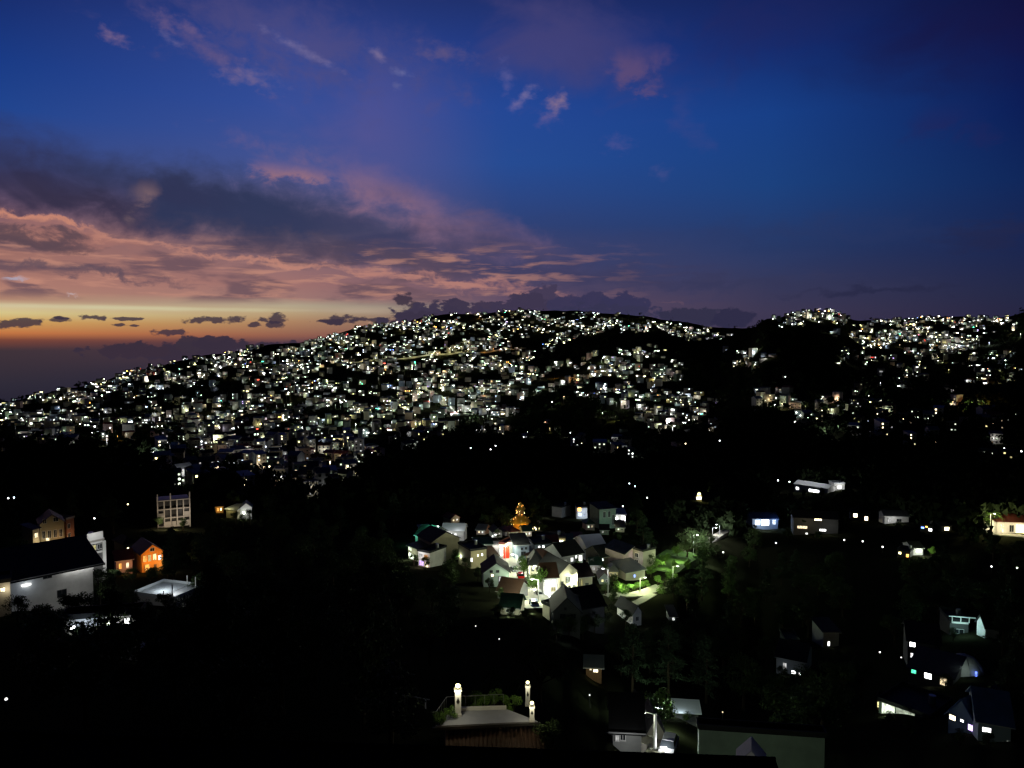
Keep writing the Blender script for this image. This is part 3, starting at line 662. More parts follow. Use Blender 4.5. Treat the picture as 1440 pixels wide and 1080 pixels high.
for s_, p in zip(SPOTS, sp):
    if np.isnan(p[0]): continue
    dd = math.hypot(p[0], p[1]); k = 1-6/dd
    LIGHTS.append((p[0]*k, p[1]*k, p[2]+5.5, s_[2]*1.3, LC[s_[3]], s_[4]*.9))
# hillside road with its lamps
def ribbon(name, pts, width, m, label, lift=.25, n=8, base=0.):
    P = []
    for a, b in zip(pts[:-1], pts[1:]):
        for t in range(n): P.append(a.lerp(b, t/n))
    P.append(pts[-1]); mb = MB(); vs = []; fs_ = []
    for i, p in enumerate(P):
        d = (P[min(i+1, len(P)-1)]-P[max(i-1, 0)]); d.z = 0; d.normalize(); nrm = Vector((-d.y, d.x, 0))
        zz = max(gz(p.x+nrm.x*width*.5*s_, p.y+nrm.y*width*.5*s_) for s_ in (-1, 0, 1))+lift
        P[i] = Vector((p.x, p.y, zz))
        for s_ in (-1, 1):
            q = P[i]+nrm*(width/2*s_); vs += [(q.x, q.y, zz), (q.x, q.y, zz-(base or 2.5))]
    for i in range(len(P)-1):
        a = i*4; fs_ += [(a, a+4, a+6, a+2), (a+1, a+5, a+4, a), (a+2, a+6, a+7, a+3)]
    mb.add(vs, fs_, m); o = mb.build(name); tag(o, label, None, None, 'structure'); return P
rp = [Vector(p) for p in hits([(488, 511), (545, 506), (605, 500), (650, 496), (700, 493), (738, 490)])]
P = ribbon('hillside_road', rp, 9, M['pavement'], 'lamplit road climbing across the far hillside', 2.2, base=7)
for i in range(1, len(P)-1, 2):
    LIGHTS.append((P[i].x-P[i].x/P[i].y*8, P[i].y-8, P[i].z+3, 2600, ORG if i > 26 else (YEL if i % 4 else WARM), .22))
rp = [Vector(p) for p in hits([(600, 549), (614, 556), (622, 567), (632, 578), (642, 584), (662, 584)])]
P = ribbon('town_street', rp, 9, M['pavement'], 'bright lamplit street dropping through the town centre', 1.)
for i in range(1, len(P)-1, 4): LIGHTS.append((P[i].x, P[i].y-1, P[i].z+5, 1600, GREENW, .4))
# rows of lamps along the lanes of the slope
for pts, c_, wt, st2 in (([(20, 606), (70, 598), (130, 588), (190, 575)], COOL, 500, 9), ([(90, 560), (160, 548), (215, 545), (300, 520), (360, 510)], COOL, 600, 8), ([(300, 590), (360, 578), (430, 572), (500, 578)], GREENW, 500, 9), ([(440, 470), (520, 462), (600, 456), (700, 450)], COOL, 800, 8),
    ([(590, 480), (660, 470), (740, 466), (800, 460)], YEL, 900, 8), ([(620, 600), (660, 592), (700, 588)], GREENW, 600, 5), ([(560, 560), (620, 552), (700, 552), (720, 540)], YEL, 500, 7), ([(330, 640), (380, 650), (430, 640), (500, 636)], COOL, 260, 9), ([(780, 548), (830, 530), (900, 520)], GREENW, 500, 8), ([(860, 570), (900, 580), (950, 588), (1000, 582)], COOL, 300, 8),
    ([(1200, 478), (1250, 474), (1320, 480), (1380, 486)], COOL, 900, 7), ([(1240, 462), (1300, 455), (1420, 458)], WARM, 900, 8), ([(800, 446), (860, 446), (920, 456), (1000, 470)], YEL, 900, 7), ([(500, 520), (560, 526), (620, 540)], WARM, 500, 8), ([(1062, 574), (1100, 575), (1150, 580)], WARM, 350, 8), ([(240, 530), (330, 560), (400, 560)], BLUEW, 400, 9)):
    L2 = []
    for (xa, ya), (xb, yb_) in zip(pts[:-1], pts[1:]):
        n2 = max(1, int(math.hypot(xb-xa, yb_-ya)/st2)); L2 += [(xa+(xb-xa)*t/n2+fr.uniform(-1.5, 1.5), ya+(yb_-ya)*t/n2+fr.uniform(-1, 1)) for t in range(n2)]
    for p in hits(L2):
        if not np.isnan(p[0]):
            k = 1-4/math.hypot(p[0], p[1]); LIGHTS.append((p[0]*k, p[1]*k, p[2]+5, wt*fr.uniform(.4, 1.3), c_ if fr.random() < .75 else COOL, .24))
# randomly strewn lamps added for brightness, bulbs oversized to suggest glare
FP = [(x, y) for x, y in zip([fr.uniform(0, 1440) for _ in range(1500)], [fr.uniform(436, 650) for _ in range(1500)])]
FDn = density(np.array(FP))*clump(np.array(FP)); FP = [p for p, w_ in zip(FP, FDn) if fr.random() < w_*(.95 if p[1] < 500 else .5)][:330]
for p in hits(FP):
    if not np.isnan(p[0]):
        dd = math.hypot(p[0], p[1]); k = 1-5/dd; r = fr.choice([.35, .45, .6, .8])*min(1.2, dd/1600)
        LIGHTS.append((p[0]*k, p[1]*k, p[2]+5.5, 1900*r*r*4*fr.uniform(.5, 1.2), fr.choice([COOL, COOL, COOL, GREENW, GREENW, WARM, YEL, BLUEW]), r))
# wash lights added high over the slope to tint whole quarters
for x, y, wt, c_ in [(fr.uniform(*a), fr.uniform(*b), fr.choice([1200, 2000, 3000]), fr.choice([GREENW, GREENW, COOL, YEL, WARM])) for a, b, n2 in (((200, 480), (500, 600), 12), ((480, 740), (450, 600), 26), ((560, 720), (545, 595), 10), ((760, 950), (500, 590), 8), ((1190, 1420), (450, 490), 8), ((740, 920), (442, 462), 6)) for _ in range(n2)]:
    q = hit(x, y)
    if q.x == q.x: LIGHTS.append((q.x*.993, q.y*.993, q.z+11, wt, c_, .25))
# the lamps: poles and heads as one mass, each with its point of light
lp = MB()
for (x, y, z, wt, c_, r) in LIGHTS:
    g = gz(x, y); lp.tube((x, y+.9, g-.5), (x, y+.9, max(z, g+4)+.9), .12, .08, M['pole_grey'], 4, False); lp.box((x, y+.3, max(z, g+4)+.9+r), (.5, 1.6, .15), M['pole_grey'])
lamps = tag(lp.build('distant_street_lamps'), 'countless street lamps and floodlights burning across the far hillside', None, None, 'stuff')
def point(name, x, y, z, wt, c_, r, parent=None):
    l = bpy.data.lights.new(name, 'POINT'); l.energy = wt; l.color = c_; l.shadow_soft_size = r
    o = bpy.data.objects.new(name, l); col.objects.link(o); o.location = (x, y, z)
    if parent is not None: o.parent = parent
    return o
for (x, y, z, wt, c_, r) in LIGHTS: point('bulb', x, y, max(z, gz(x, y)+4), wt, c_, r, lamps)
print('SEEDS', len(seeds), 'LIGHTS', len(LIGHTS), 'nearest', sd[0], sd[NIND-1])
# ------------------------------------------------------------------ near and middle ground: everything one can tell apart
GAIN = 1.6
CLEAR = []      # (x0, y0, x1, y1, distance): what trees must not stand in front of
def at_z(px, py, z):
    d = ray(px, py); return d*(z/d.z)
def building(name, label, cat, TL, yb, TR, dep, wall, roof='roof_dark', kind='gable_x', rise=2., wins=(), doors=(), group=None, d=None, ov=.45, below=4., clear=True, frame='frame_white', lights=(), base='fit'):
    """TL/TR: photo pixels of the facade's upper corners; yb: pixel of its foot under TL. Windows: (u, v, w, h, pane[, side]) as fractions of the facade."""
    hp = hit(TL[0], yb); hd = math.hypot(hp.x, hp.y); d = hd if d is None or abs(d-hd) > 2 else d
    A = at(TL[0], TL[1], d); zb = at(TL[0], yb, d).z; B = at_z(TR[0], TR[1], A.z)
    ex = Vector((B.x-A.x, B.y-A.y, 0)); w_ = ex.length; ex.normalize(); h = A.z-zb; c0 = (A+B)/2
    o = thing(name, label, cat, (c0.x, c0.y, zb), math.atan2(ex.y, ex.x), group)
    mb = MB(); add_wall(mb, w_, dep, h, M[wall], kind, rise, below); mb.build('wall', o)
    if roof: mb = MB(); add_roof(mb, w_, dep, h, kind, rise, M[roof], ov); mb.build('roof', o)
    for q in wins:
        u, v, ww, hh, pn = q[:5]; sd_ = q[5] if len(q) > 5 else 0
        span = w_ if sd_ == 0 else dep
        cx = (u-.5)*w_ if sd_ == 0 else u*dep
        a, b = window_mesh(cx, v*h, ww*span, hh*h, M[pn], M[frame], 0, 1 if ww*span < 2.2 else int(ww*span/1.2), sd_, w_)
        f_ = a.build('window', o); b.build('pane', f_)
    for u, ww, hh, m in doors:
        mb = MB(); mb.box(((u-.5)*w_, -.05, hh*h/2), (ww*w_, .1, hh*h), M[m]); mb.box(((u-.5)*w_+ww*w_*.35, -.12, hh*h*.45), (.12, .06, .06), M['steel']); mb.build('door', o)
    for (lx, ly, lz, wt, c_) in lights:      # fraction of width, metres in front, fraction of height
        p = o.matrix_basis @ Vector(((lx-.5)*w_, -ly, lz*h)); point('wall_lamp_light', p.x, p.y, p.z, wt*GAIN, c_, .12)
    if clear:
        xs = (TL[0], TR[0]); ys = (TL[1], TR[1]); CLEAR.append((min(xs)-2, min(ys)-rise*F/d-2, max(xs)+2, max(yb, yb+TR[1]-TL[1])-1, d))
    if kind == 'flat' and w_ > 3.5 and dep > 4 and name not in ('roof_terrace', 'unfinished_building'):
        mb = MB(); mb.tube((w_*.3, dep*.6, h+.15), (w_*.3, dep*.6, h+1.6), .55, .55, M['steel'], 12); mb.build('water_tank', o)
    if kind in ('gable_x', 'shed') and wall != 'dark_wall':
        mb = MB(); mb.tube((-w_/2-ov, -ov-.06, h-.2), (w_/2+ov, -ov-.06, h-.2), .08, .08, M['pole_grey'], 6); mb.build('gutter', o)
    o['_w'] = w_; o['_h'] = h
    return o, w_, h
def lit_spot(px, py, d, wt, c_, r=.15):
    hp = hit(px, py+10); d = math.hypot(hp.x, hp.y)-1.5; wt *= (6. if c_[0] < .9 and px > 850 and py < 840 else 3.2)
    p = at(px, py, d); return point('lamp_and_fill_light', p.x, p.y, p.z, wt, c_, r)
def dd_of(px, py):
    h = hit(px, py); return math.hypot(h.x, h.y)
FR = 'frame_dark'
LW, LWS, LC_, LG = 'lit_warm', 'lit_warm_strong', 'lit_cool', 'lit_greenish'

# --- A: the floodlit white hall at the left
hall, w_, h = building('white_hall', 'long white hall with floodlit wall under a broad black roof at left', 'hall', (8, 814), 862, (130, 790), 17, 'white_wall', 'roof_dark', 'gable_x', 3.1,
    [(.46, .86, .09, .16, 'glass_dark'), (.62, .22, .10, .20, 'glass_dark')], ov=1.6, frame='frame_dark')
mb = MB(); mb.box(((.83-.5)*w_, -.5, h*.965), (w_*.33, .16, .14), M['lit_cool_strong']); mb.build('eaves_light', hall)
mb = MB(); mb.box(((.22-.5)*w_, -.12, h*.70), (w_*.10, .16, .22), M['lit_cool_strong']); mb.build('tube_light', hall)
for u in (.70, .83, .95):
    p = hall.matrix_basis @ Vector(((u-.5)*w_, -.9, h*.93)); point('hall_light', p.x, p.y, p.z, 22, COOL, .2)
p = hall.matrix_basis @ Vector((-.28*w_, -1.6, h*.72)); point('hall_light', p.x, p.y, p.z, 34, BLUEW, .2)
p = hall.matrix_basis @ Vector((.2*w_, -7, h*.2)); point('hall_light', p.x, p.y, p.z, 150, COOL, .3)
building('shed', 'small pale shed with a lamp at the near end of the white hall', 'shed', (-14, 822), 870, (14, 818), 5, 'white_wall', 'roof_dark', 'flat', .5, [(.62, .8, .2, .1, 'lit_warm_strong')], lights=((.8, 1., .8, 25, WARM),))
# --- B: gabled house behind its roof
building('gabled_house', 'dim brown gabled house with balcony peeping over the black hall roof', 'house', (56, 737), 766, (90, 733), 9, 'tan_wall', 'roof_brown', 'gable_y', 2.4,
    [(.15, .45, .12, .36, 'glass_dark'), (.38, .45, .12, .36, 'glass_dark'), (.62, .45, .12, .36, 'glass_dark'), (.85, .45, .12, .36, 'glass_dark'), (.2, 1.1, .14, .2, 'glass_dark'), (.66, 1.14, .2, .2, 'glass_dark')], [(.3, .14, .28, 'lit_warm')],
    lights=((.2, 2, .15, 50, WARM), (.75, 2.5, .2, 70, (1, .6, .3))))
building('annex', 'narrow lit annex on the left flank of the brown gabled house', 'house', (46, 744), 768, (55, 742), 5, 'cream_wall', 'roof_brown', 'shed', .8, [(.5, .6, .5, .25, 'lit_warm')], lights=((.5, 1.6, .3, 60, WARM),))
building('brick_tower', 'tall orange-lit brick block right of the brown gabled house', 'house', (93, 731), 764, (104, 728), 6, 'brick_wall', 'concrete', 'flat', .5, [(.3, .7, .3, .2, 'glass_dark'), (.3, .3, .3, .2, 'glass_dark')], lights=((.3, 2.5, .3, 70, (1, .6, .3)),))
# --- C: white frame building
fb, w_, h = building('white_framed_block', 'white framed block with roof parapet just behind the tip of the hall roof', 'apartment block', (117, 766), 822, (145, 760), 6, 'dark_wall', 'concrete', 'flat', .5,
    [(.5, .87, .25, .12, 'lit_yellow_dim'), (.82, .87, .22, .12, 'glass_dark'), (.3, .35, .3, .2, 'lit_cool_dim')], lights=((.7, 4, .5, 200, COOL), (.5, 3, 1.25, 130, COOL)))
mb = MB()
for u in (0, 1): mb.box(((u-.5)*w_, -.25, h/2), (.7, .5, h), M['white_wall'])
mb.build('column', fb)
for v in (.99, .74, .45): mb = MB(); mb.box((0, -.2, v*h), (w_-.72, .38, .42), M['white_wall']); mb.build('beam', fb)
mb = MB(); mb.box((w_*.08, -.1, h+1.4), (w_*.8, .25, 1.7), M['white_wall']); mb.build('parapet', fb)
# --- D: unfinished concrete frame
uf, w_, h = building('unfinished_building', 'bare concrete building shell with open floors and rebar columns, upper left', 'building shell', (221, 704), 741, (266, 700), 8, 'black_paint_and_shade', None, 'flat', .5, lights=((.15, 9, .35, 560, (1, .78, .58)), (.85, 7, .5, 420, (1, .85, .7)), (.5, 8, .1, 300, WARM)), below=3)  # body coloured black to stand for the shade inside the open floors
for j in range(4):
    mb = MB(); mb.box((0, -.9, j*h/3), (w_+.4, 1.8, .35), M['concrete']); mb.build('floor_slab', uf)
for i in range(6):
    mb = MB(); x = -w_/2+w_*i/5; mb.box((x, -1.5, h/2+(.9 if i in (0, 2, 5) else 0)), (.42, .42, h+(3.4 if i in (0, 2, 5) else 0)), M['concrete']); mb.build('column', uf)
for (u, v, a) in ((.1, 1, .16), (.9, 1, .18), (.3, 0, .2), (.7, 0, .2), (.9, 0, .18), (.5, 0, .12)):
    mb = MB(); mb.box(((u-.5)*w_, -1.35, v*h/3+h/12+.2), (a*w_, .2, h/6), M['concrete']); mb.build('infill_wall', uf)
# --- E: orange house
building('orange_house', 'bright orange-lit gabled house with balcony among trees at left', 'house', (199, 779), 806, (229, 774), 9, 'orange_wall', 'roof_brown', 'gable_y', 2.0,
    [(.14, .72, .12, .3, 'lit_orange'), (.36, .72, .12, .3, 'lit_yellow_dim'), (.6, .74, .14, .3, 'lit_yellow'), (.85, .66, .14, .24, 'lit_cool'), (.25, .25, .2, .3, 'lit_orange'), (.5, 1.14, .2, .16, 'glass_dark')], [(.62, .12, .34, 'wood')],
    lights=((.25, 2.4, .6, 130, ORG), (.75, 2.6, .6, 110, ORG), (.45, 3, 1.15, 60, ORG), (1.1, 2.2, .25, 90, COOL)), d=232)
building('low_red_house', 'low reddish house glowing beside the orange gabled house', 'house', (163, 788), 806, (186, 785), 7, 'pink_wall', 'roof_red', 'gable_x', 1.6, [(.25, .5, .14, .4, 'lit_orange'), (.7, .5, .14, .4, 'lit_warm')], lights=((.3, 3, .6, 70, ORG), (.8, 3, .4, 60, (1, .5, .3))), d=226)
building('dark_house', 'small dark house with two amber windows left of the orange house', 'house', (174, 765), 782, (190, 762), 7, 'dark_wall', 'roof_dark', 'hip', 1.8, [(.35, .5, .15, .3, 'lit_yellow_strong'), (.75, .5, .15, .3, 'lit_orange_strong')], d=262)
# --- F: white roof terrace
rt, w_, h = building('roof_terrace', 'pale flat roof terrace with railing posts below the orange house', 'building', (188, 836), 850, (246, 843), 8, 'white_wall', 'roof_white', 'flat', .3, lights=((.45, -3, 2.0, 160, (.9, 1, 1)), (.8, -2, 1.8, 90, COOL)), d=166)
for u, yy, hh in ((.85, 1, 2.6), (.98, 6, 2.6), (.6, 8, 2), (.7, .4, 1.3)):
    mb = MB(); mb.box(((u-.5)*w_, yy, h+hh/2), (.16, .16, hh), M['pole_white']); mb.build('post', rt)
mb = MB(); mb.box((w_*.42, 3.5, h+1.3), (.05, 5, .06), M['pole_white']); mb.build('rail', rt)
# --- G: floodlit wall behind foliage
building('hidden_house', 'white floodlit house glimpsed through foliage at lower left', 'house', (86, 872), 925, (196, 864), 2.5, 'white_wall', 'roof_dark', 'flat', .3, [(.1, .35, .09, .3, 'lit_cool_fierce'), (.14, .75, .07, .15, 'lit_cool_fierce'), (.62, .82, .09, .2, 'lit_greenish_strong'), (.84, .85, .06, .16, 'lit_cool_strong'), (.95, .3, .05, .12, 'lit_cool')],
    lights=((.12, 1.2, .4, 90, COOL), (.66, 1.2, .9, 60, COOL), (.3, 1.4, .85, 50, BLUEW)), clear=False)
# --- H
building('orange_lit_cottage', 'tiny cottage with orange lit porch high above the roof terrace', 'cottage', (303, 712), 722, (314, 711), 6, 'tan_wall', 'roof_brown', 'gable_x', 1.4, [(.3, .5, .2, .4, 'lit_orange'), (.7, .5, .12, .4, 'lit_yellow_strong')], lights=((.4, 2, .5, 120, ORG),))
building('floodlit_cottage', 'white floodlit cottage right of the tiny orange cottage', 'cottage', (338, 714), 730, (354, 713), 6, 'white_wall', 'roof_grey', 'gable_y', 1.8, [(.3, .5, .2, .3, 'lit_greenish_strong'), (.75, .6, .2, .3, 'lit_cool_strong')], lights=((.5, 3, .6, 160, COOL), (.2, 3, .3, 90, GREENW)))
building('curved_canopy_house', 'low house with pale yellow lit canopy between the two small cottages', 'house', (318, 715), 728, (334, 717), 6, 'tan_wall', 'roof_white', 'shed', .8, lights=((.3, 2, 1.3, 200, YEL),))
building('cliff_house', 'white house end-on catching light at the foot of the left slope', 'house', (252, 660), 680, (272, 657), 9, 'white_wall', 'roof_white', 'gable_x', 2.5, [(.5, .5, .3, .3, 'lit_cool')], lights=((.3, 6, .8, 900, COOL),))
# --- I: cluster left of the street
building('tan_house', 'big plain tan-walled house under a black gable left of the street', 'house', (607, 762), 790, (646, 756), 10, 'tan_wall', 'roof_dark', 'gable_y', 2.4, lights=((.5, 9, .5, 130, GREENW),), d=268)
building('white_roofed_house', 'house with floodlit white roof behind the big tan house', 'house', (622, 745), 760, (652, 746), 6, 'white_wall', 'roof_white', 'gable_x', 1.8, [(.1, .6, .1, .4, 'lit_cool_strong'), (.4, .5, .1, .4, 'lit_cool_strong'), (.62, .5, .1, .4, 'lit_cool')], lights=((.2, 3, .8, 160, COOL), (.75, 2, 1.3, 110, COOL)), d=300)
building('yellow_lit_shed', 'small shed with yellow lit doorway right of the floodlit white roof', 'shed', (645, 740), 748, (652, 740), 4, 'cream_wall', 'roof_grey', 'flat', .3, [(.5, .5, .6, .6, 'lit_yellow')], d=330)
building('teal_roofed_house', 'teal-lit low house with green roof at the left end of the street cluster', 'house', (584, 752), 766, (608, 755), 10, 'green_wall', 'roof_green', 'gable_x', 2.6, [(.3, .6, .12, .3, 'lit_cool_strong')], lights=((.2, 2.5, 1.1, 260, (.25, 1, .75)), (.6, -4, 1.9, 240, (.3, 1, .8)), (.9, -5, 1.8, 160, COOL)), d=296)
building('corner_shop', 'cream corner shop with bright open front left of the tan house', 'shop', (574, 766), 786, (588, 772), 8, 'cream_wall', 'roof_green', 'shed', 1., [(.2, .8, .3, .25, 'lit_greenish'), (.35, .3, .5, .35, 'lit_greenish_strong')], lights=((.5, 2.5, .5, 160, GREENW),), d=268)
building('pink_shop', 'narrow pink-lit shop with white frames below the corner shop', 'shop', (588, 775), 796, (604, 778), 8, 'white_wall', 'roof_dark', 'flat', .4, [(.25, .75, .3, .25, 'lit_cool_dim'), (.7, .7, .3, .3, 'lit_orange_dim'), (.3, .25, .35, .3, 'lit_violet'), (.75, .2, .3, .3, 'lit_warm')], lights=((.3, 2, .9, 120, COOL), (.7, 2.2, .35, 130, (1, .7, .65))), d=252)
building('orange_kiosk', 'small kiosk with orange awning against the tan house', 'kiosk', (603, 762), 776, (612, 762), 4, 'orange_wall', 'roof_brown', 'gable_y', .9, lights=((.5, 1.6, .7, 50, ORG),), d=262)
# --- K: the street
building('street_gable_house', 'grey-green gable-fronted house with black roof facing the bright street', 'house', (680, 805), 826, (716, 804), 8, 'green_wall', 'roof_dark', 'gable_y', 2.3, [(.3, 1.05, .1, .14, 'glass_dark'), (.55, 1.05, .1, .14, 'glass_dark'), (.34, .8, .08, .14, 'lit_warm_strong'), (.72, .5, .25, .4, 'lit_cool_dim')], lights=((.8, 3, .9, 85, COOL), (.4, 4, .9, 35, COOL)), d=212, frame='frame_dark')
building('olive_house', 'dim olive wall with two small lit windows behind the black street gable', 'house', (662, 775), 800, (684, 772), 9, 'tan_wall', 'roof_dark', 'flat', .4, [(.45, .7, .08, .12, 'lit_yellow_strong'), (.72, .72, .08, .12, 'lit_cool_strong'), (.05, .5, .1, .2, 'lit_cool_strong')], lights=((.3, 3, .7, 40, YEL),), d=246)
building('green_canopy_house', 'low house with lit green canopy left of the top of the street', 'house', (668, 765), 774, (692, 764), 8, 'grey_wall', 'roof_green', 'gable_x', 1.2, [(.2, .5, .1, .4, 'lit_greenish_strong'), (.3, .5, .1, .4, 'lit_cool_strong')], lights=((.3, 3, .6, 130, GREENW),), d=290)
building('banner_shop', 'narrow shop with tall red banner at the head of the street', 'shop', (702, 765), 786, (711, 766), 7, 'white_wall', 'roof_red', 'flat', .5, [(.5, .3, .6, .2, 'lit_greenish'), (.5, .7, .6, .15, 'lit_cool')], lights=((.5, 2, .6, 170, COOL),), d=272)
o, w_, h = building('white_stair_house', 'pale green narrow house right of the red banner', 'house', (717, 762), 784, (723, 763), 7, 'white_wall', 'roof_grey', 'flat', .5, lights=((.5, 3, .5, 110, (.85, 1, .9)),), d=274)
building('blue_grey_house', 'blue-grey flat-fronted house with two small dark windows beside the street', 'house', (724, 766), 787, (744, 765), 8, 'blue_wall', 'roof_dark', 'shed', 1.4, [(.5, .7, .1, .12, 'glass_dark'), (.78, .72, .1, .12, 'glass_dark'), (.6, .35, .3, .3, 'glass_dark')], lights=((.3, 5, .5, 110, BLUEW),), d=268, frame='frame_dark')
building('beige_street_house', 'beige house with black hipped roof on the right side of the street', 'house', (744, 794), 816, (761, 794), 7, 'cream_wall', 'roof_dark', 'hip', 3., [(.3, .7, .18, .2, 'glass_dark'), (.7, .7, .18, .2, 'glass_dark'), (.5, .25, .3, .25, 'lit_greenish_dim')], lights=((.4, 4, .5, 260, GREENW),), d=230, frame='frame_dark')
building('brown_roofed_market', 'market building with brown roof over a glaring white front', 'shop', (764, 812), 842, (784, 811), 7, 'white_wall', 'roof_brown', 'gable_x', 2.4, [(.25, .75, .3, .25, 'lit_cool'), (.72, .75, .3, .25, 'lit_cool'), (.7, .42, .3, .2, 'lit_yellow_dim'), (.3, .2, .35, .3, 'lit_cool_strong')], lights=((.3, 2.5, .6, 150, COOL), (.8, 2.5, .5, 150, COOL)), d=200)
building('beige_townhouse', 'beige townhouse with panelled front under a dark gable right of the market', 'house', (787, 806), 842, (812, 802), 10, 'cream_wall', 'roof_dark', 'gable_y', 2.2, [(.15, .55, .1, .2, 'glass_dark'), (.5, .7, .25, .2, 'lit_greenish_dim'), (.55, .3, .12, .3, 'glass_dark'), (.8, .3, .12, .3, 'lit_greenish_dim')], lights=((.2, 3.5, .3, 330, GREENW), (.7, 4, .6, 110, GREENW)), d=204, frame='frame_dark')
building('beige_annex', 'low beige annex with a dark doorway right of the panelled townhouse', 'house', (814, 811), 836, (833, 809), 8, 'cream_wall', 'roof_brown', 'gable_x', 2.2, [(.2, .6, .12, .5, 'lit_yellow_dim')], [(.6, .25, .6, 'dark_wall')], lights=((.4, 4, .6, 100, GREENW),), d=212, frame='frame_dark')
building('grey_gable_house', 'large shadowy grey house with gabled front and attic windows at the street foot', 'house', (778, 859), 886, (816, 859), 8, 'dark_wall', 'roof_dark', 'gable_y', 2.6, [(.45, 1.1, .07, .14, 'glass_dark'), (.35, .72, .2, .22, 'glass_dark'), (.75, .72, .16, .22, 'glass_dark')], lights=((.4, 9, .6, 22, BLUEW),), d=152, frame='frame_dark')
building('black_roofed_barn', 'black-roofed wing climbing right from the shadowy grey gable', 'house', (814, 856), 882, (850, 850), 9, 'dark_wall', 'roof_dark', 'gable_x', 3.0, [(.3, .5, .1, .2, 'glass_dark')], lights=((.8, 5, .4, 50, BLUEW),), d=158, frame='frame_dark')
building('corner_store', 'pale corner store with flat roof at the foot of the bright street', 'shop', (763, 849), 866, (773, 853), 8, 'cream_wall', 'roof_dark', 'flat', .4, lights=((.2, 3, .6, 90, GREENW),), d=168)
building('purple_roofed_house', 'long low house with purplish roof left of the street', 'house', (700, 830), 842, (728, 834), 6, 'grey_wall', 'roof_brown', 'gable_x', 2.2, lights=((.9, 1.5, .5, 60, GREENW), (.6, -6, 2.2, 30, (1, .8, .9))), d=194)
building('green_awning_shop', 'low shop with green awning and pale wall at the lower left of the street', 'shop', (704, 852), 864, (730, 854), 5, 'cream_wall', 'roof_green', 'gable_x', 1.8, [(.5, .5, .4, .3, 'glass_dark')], lights=((.6, 3, .6, 120, GREENW),), d=170)
building('market_roof_house', 'house with dim brown roof packed behind the market', 'house', (762, 790), 806, (786, 786), 9, 'tan_wall', 'roof_brown', 'hip', 2.4, [(.7, .5, .1, .3, 'lit_greenish_dim')], lights=((.2, 3, .5, 60, GREENW),), d=236)
building('teal_box_house', 'dark teal house with two lit windows beyond the market roofs', 'house', (752, 766), 784, (776, 764), 8, 'blue_wall', 'roof_dark', 'flat', .4, [(.25, .8, .1, .14, 'lit_cool_strong'), (.5, .8, .1, .16, 'lit_cool_strong')], lights=((.8, 4, .5, 30, (.4, .8, 1)),), d=276)
building('yellow_shop_row', 'row of yellow lit shop fronts at the top of the cluster', 'shop', (755, 757), 768, (795, 757), 7, 'cream_wall', 'roof_dark', 'flat', .4, [(.03, .5, .05, .3, 'lit_cool_strong'), (.13, .5, .05, .3, 'lit_violet_strong'), (.3, .6, .1, .5, 'lit_yellow_strong'), (.42, .5, .08, .6, 'lit_warm_strong'), (.72, .6, .1, .5, 'lit_yellow_strong'), (.86, .6, .12, .3, 'lit_greenish_strong')], lights=((.35, 2, .5, 170, YEL), (.8, 2, .5, 110, YEL)), d=312)
building('lamp_row_wall', 'dark low building with three small lamps in a row under the golden kiosk', 'building', (745, 741), 748, (764, 740), 5, 'dark_wall', 'roof_dark', 'flat', .3, [(.2, .5, .08, .4, 'lit_yellow_strong'), (.45, .5, .08, .4, 'lit_yellow_strong'), (.7, .5, .08, .4, 'lit_yellow_strong')], d=352)
# --- L: white house and neighbours
building('white_windowed_house', 'black-roofed house with three white windows left of the pale blue roof', 'house', (791, 782), 800, (820, 777), 10, 'grey_wall', 'roof_dark', 'gable_x', 2.8, [(.12, .4, .14, .5, 'lit_cool_dim'), (.45, .6, .12, .3, 'lit_cool'), (.65, .75, .06, .2, 'lit_cool_strong'), (.86, .6, .14, .4, 'lit_cool_strong')], lights=((.7, 2.5, .6, 60, COOL),), d=242)
building('pale_blue_roofed_house', 'white house with pale blue-grey roof in the middle of the cluster', 'house', (826, 770), 790, (852, 768), 12, 'white_wall', 'roof_white', 'gable_x', 2.6, [(.18, .55, .12, .35, 'glass_dark'), (.62, .5, .3, .4, 'glass_dark')], lights=((.5, 5, 1.3, 150, (.85, .95, 1)), (.7, -4, 3.4, 160, (.85, .93, 1))), d=258)
building('brown_walled_house', 'dim brown-walled house between the pale blue roof and the pink tower', 'house', (846, 783), 803, (872, 779), 9, 'tan_wall', 'roof_dark', 'gable_x', 2.4, [(.05, .8, .06, .15, 'lit_cool_strong'), (.9, .8, .06, .15, 'lit_cool_strong'), (.95, 1., .05, .14, 'lit_cool_strong')], lights=((.5, 5, .5, 45, WARM),), d=244)
building('small_grey_gable', 'small grey gabled shed with lit shrub below the white windows', 'shed', (826, 792), 802, (840, 794), 6, 'grey_wall', 'roof_grey', 'gable_y', 1.6, lights=((0, 2.5, .9, 110, GREENW),), d=232)
pt, w_, h = building('pink_tower_house', 'tall narrow pinkish house with slanting roof right of the cluster', 'house', (877, 779), 808, (890, 768), 6, 'pink_wall', 'roof_dark', 'shed', 1.5, lights=((.4, 6, .8, 100, (1, .85, .85)),), d=232)
building('lit_stairwell_house', 'grey house with a lamp on its roof corner behind the pink tower', 'house', (890, 772), 800, (904, 776), 6, 'concrete', 'roof_dark', 'flat', .4, [(.4, .75, .3, .2, 'glass_dark'), (.4, .45, .3, .15, 'glass_dark')], lights=((.3, 1.8, 1.15, 70, YEL), (.7, 2, .7, 40, COOL)), d=240)
building('low_grey_shed', 'low shed with grey metal roof at the foot of the pink tower', 'shed', (880, 805), 817, (907, 800), 7, 'concrete', 'roof_grey', 'shed', 1.5, [(.45, .4, .06, .3, 'lit_blue_strong')], lights=((.4, -3, 3.2, 60, COOL),), d=214)
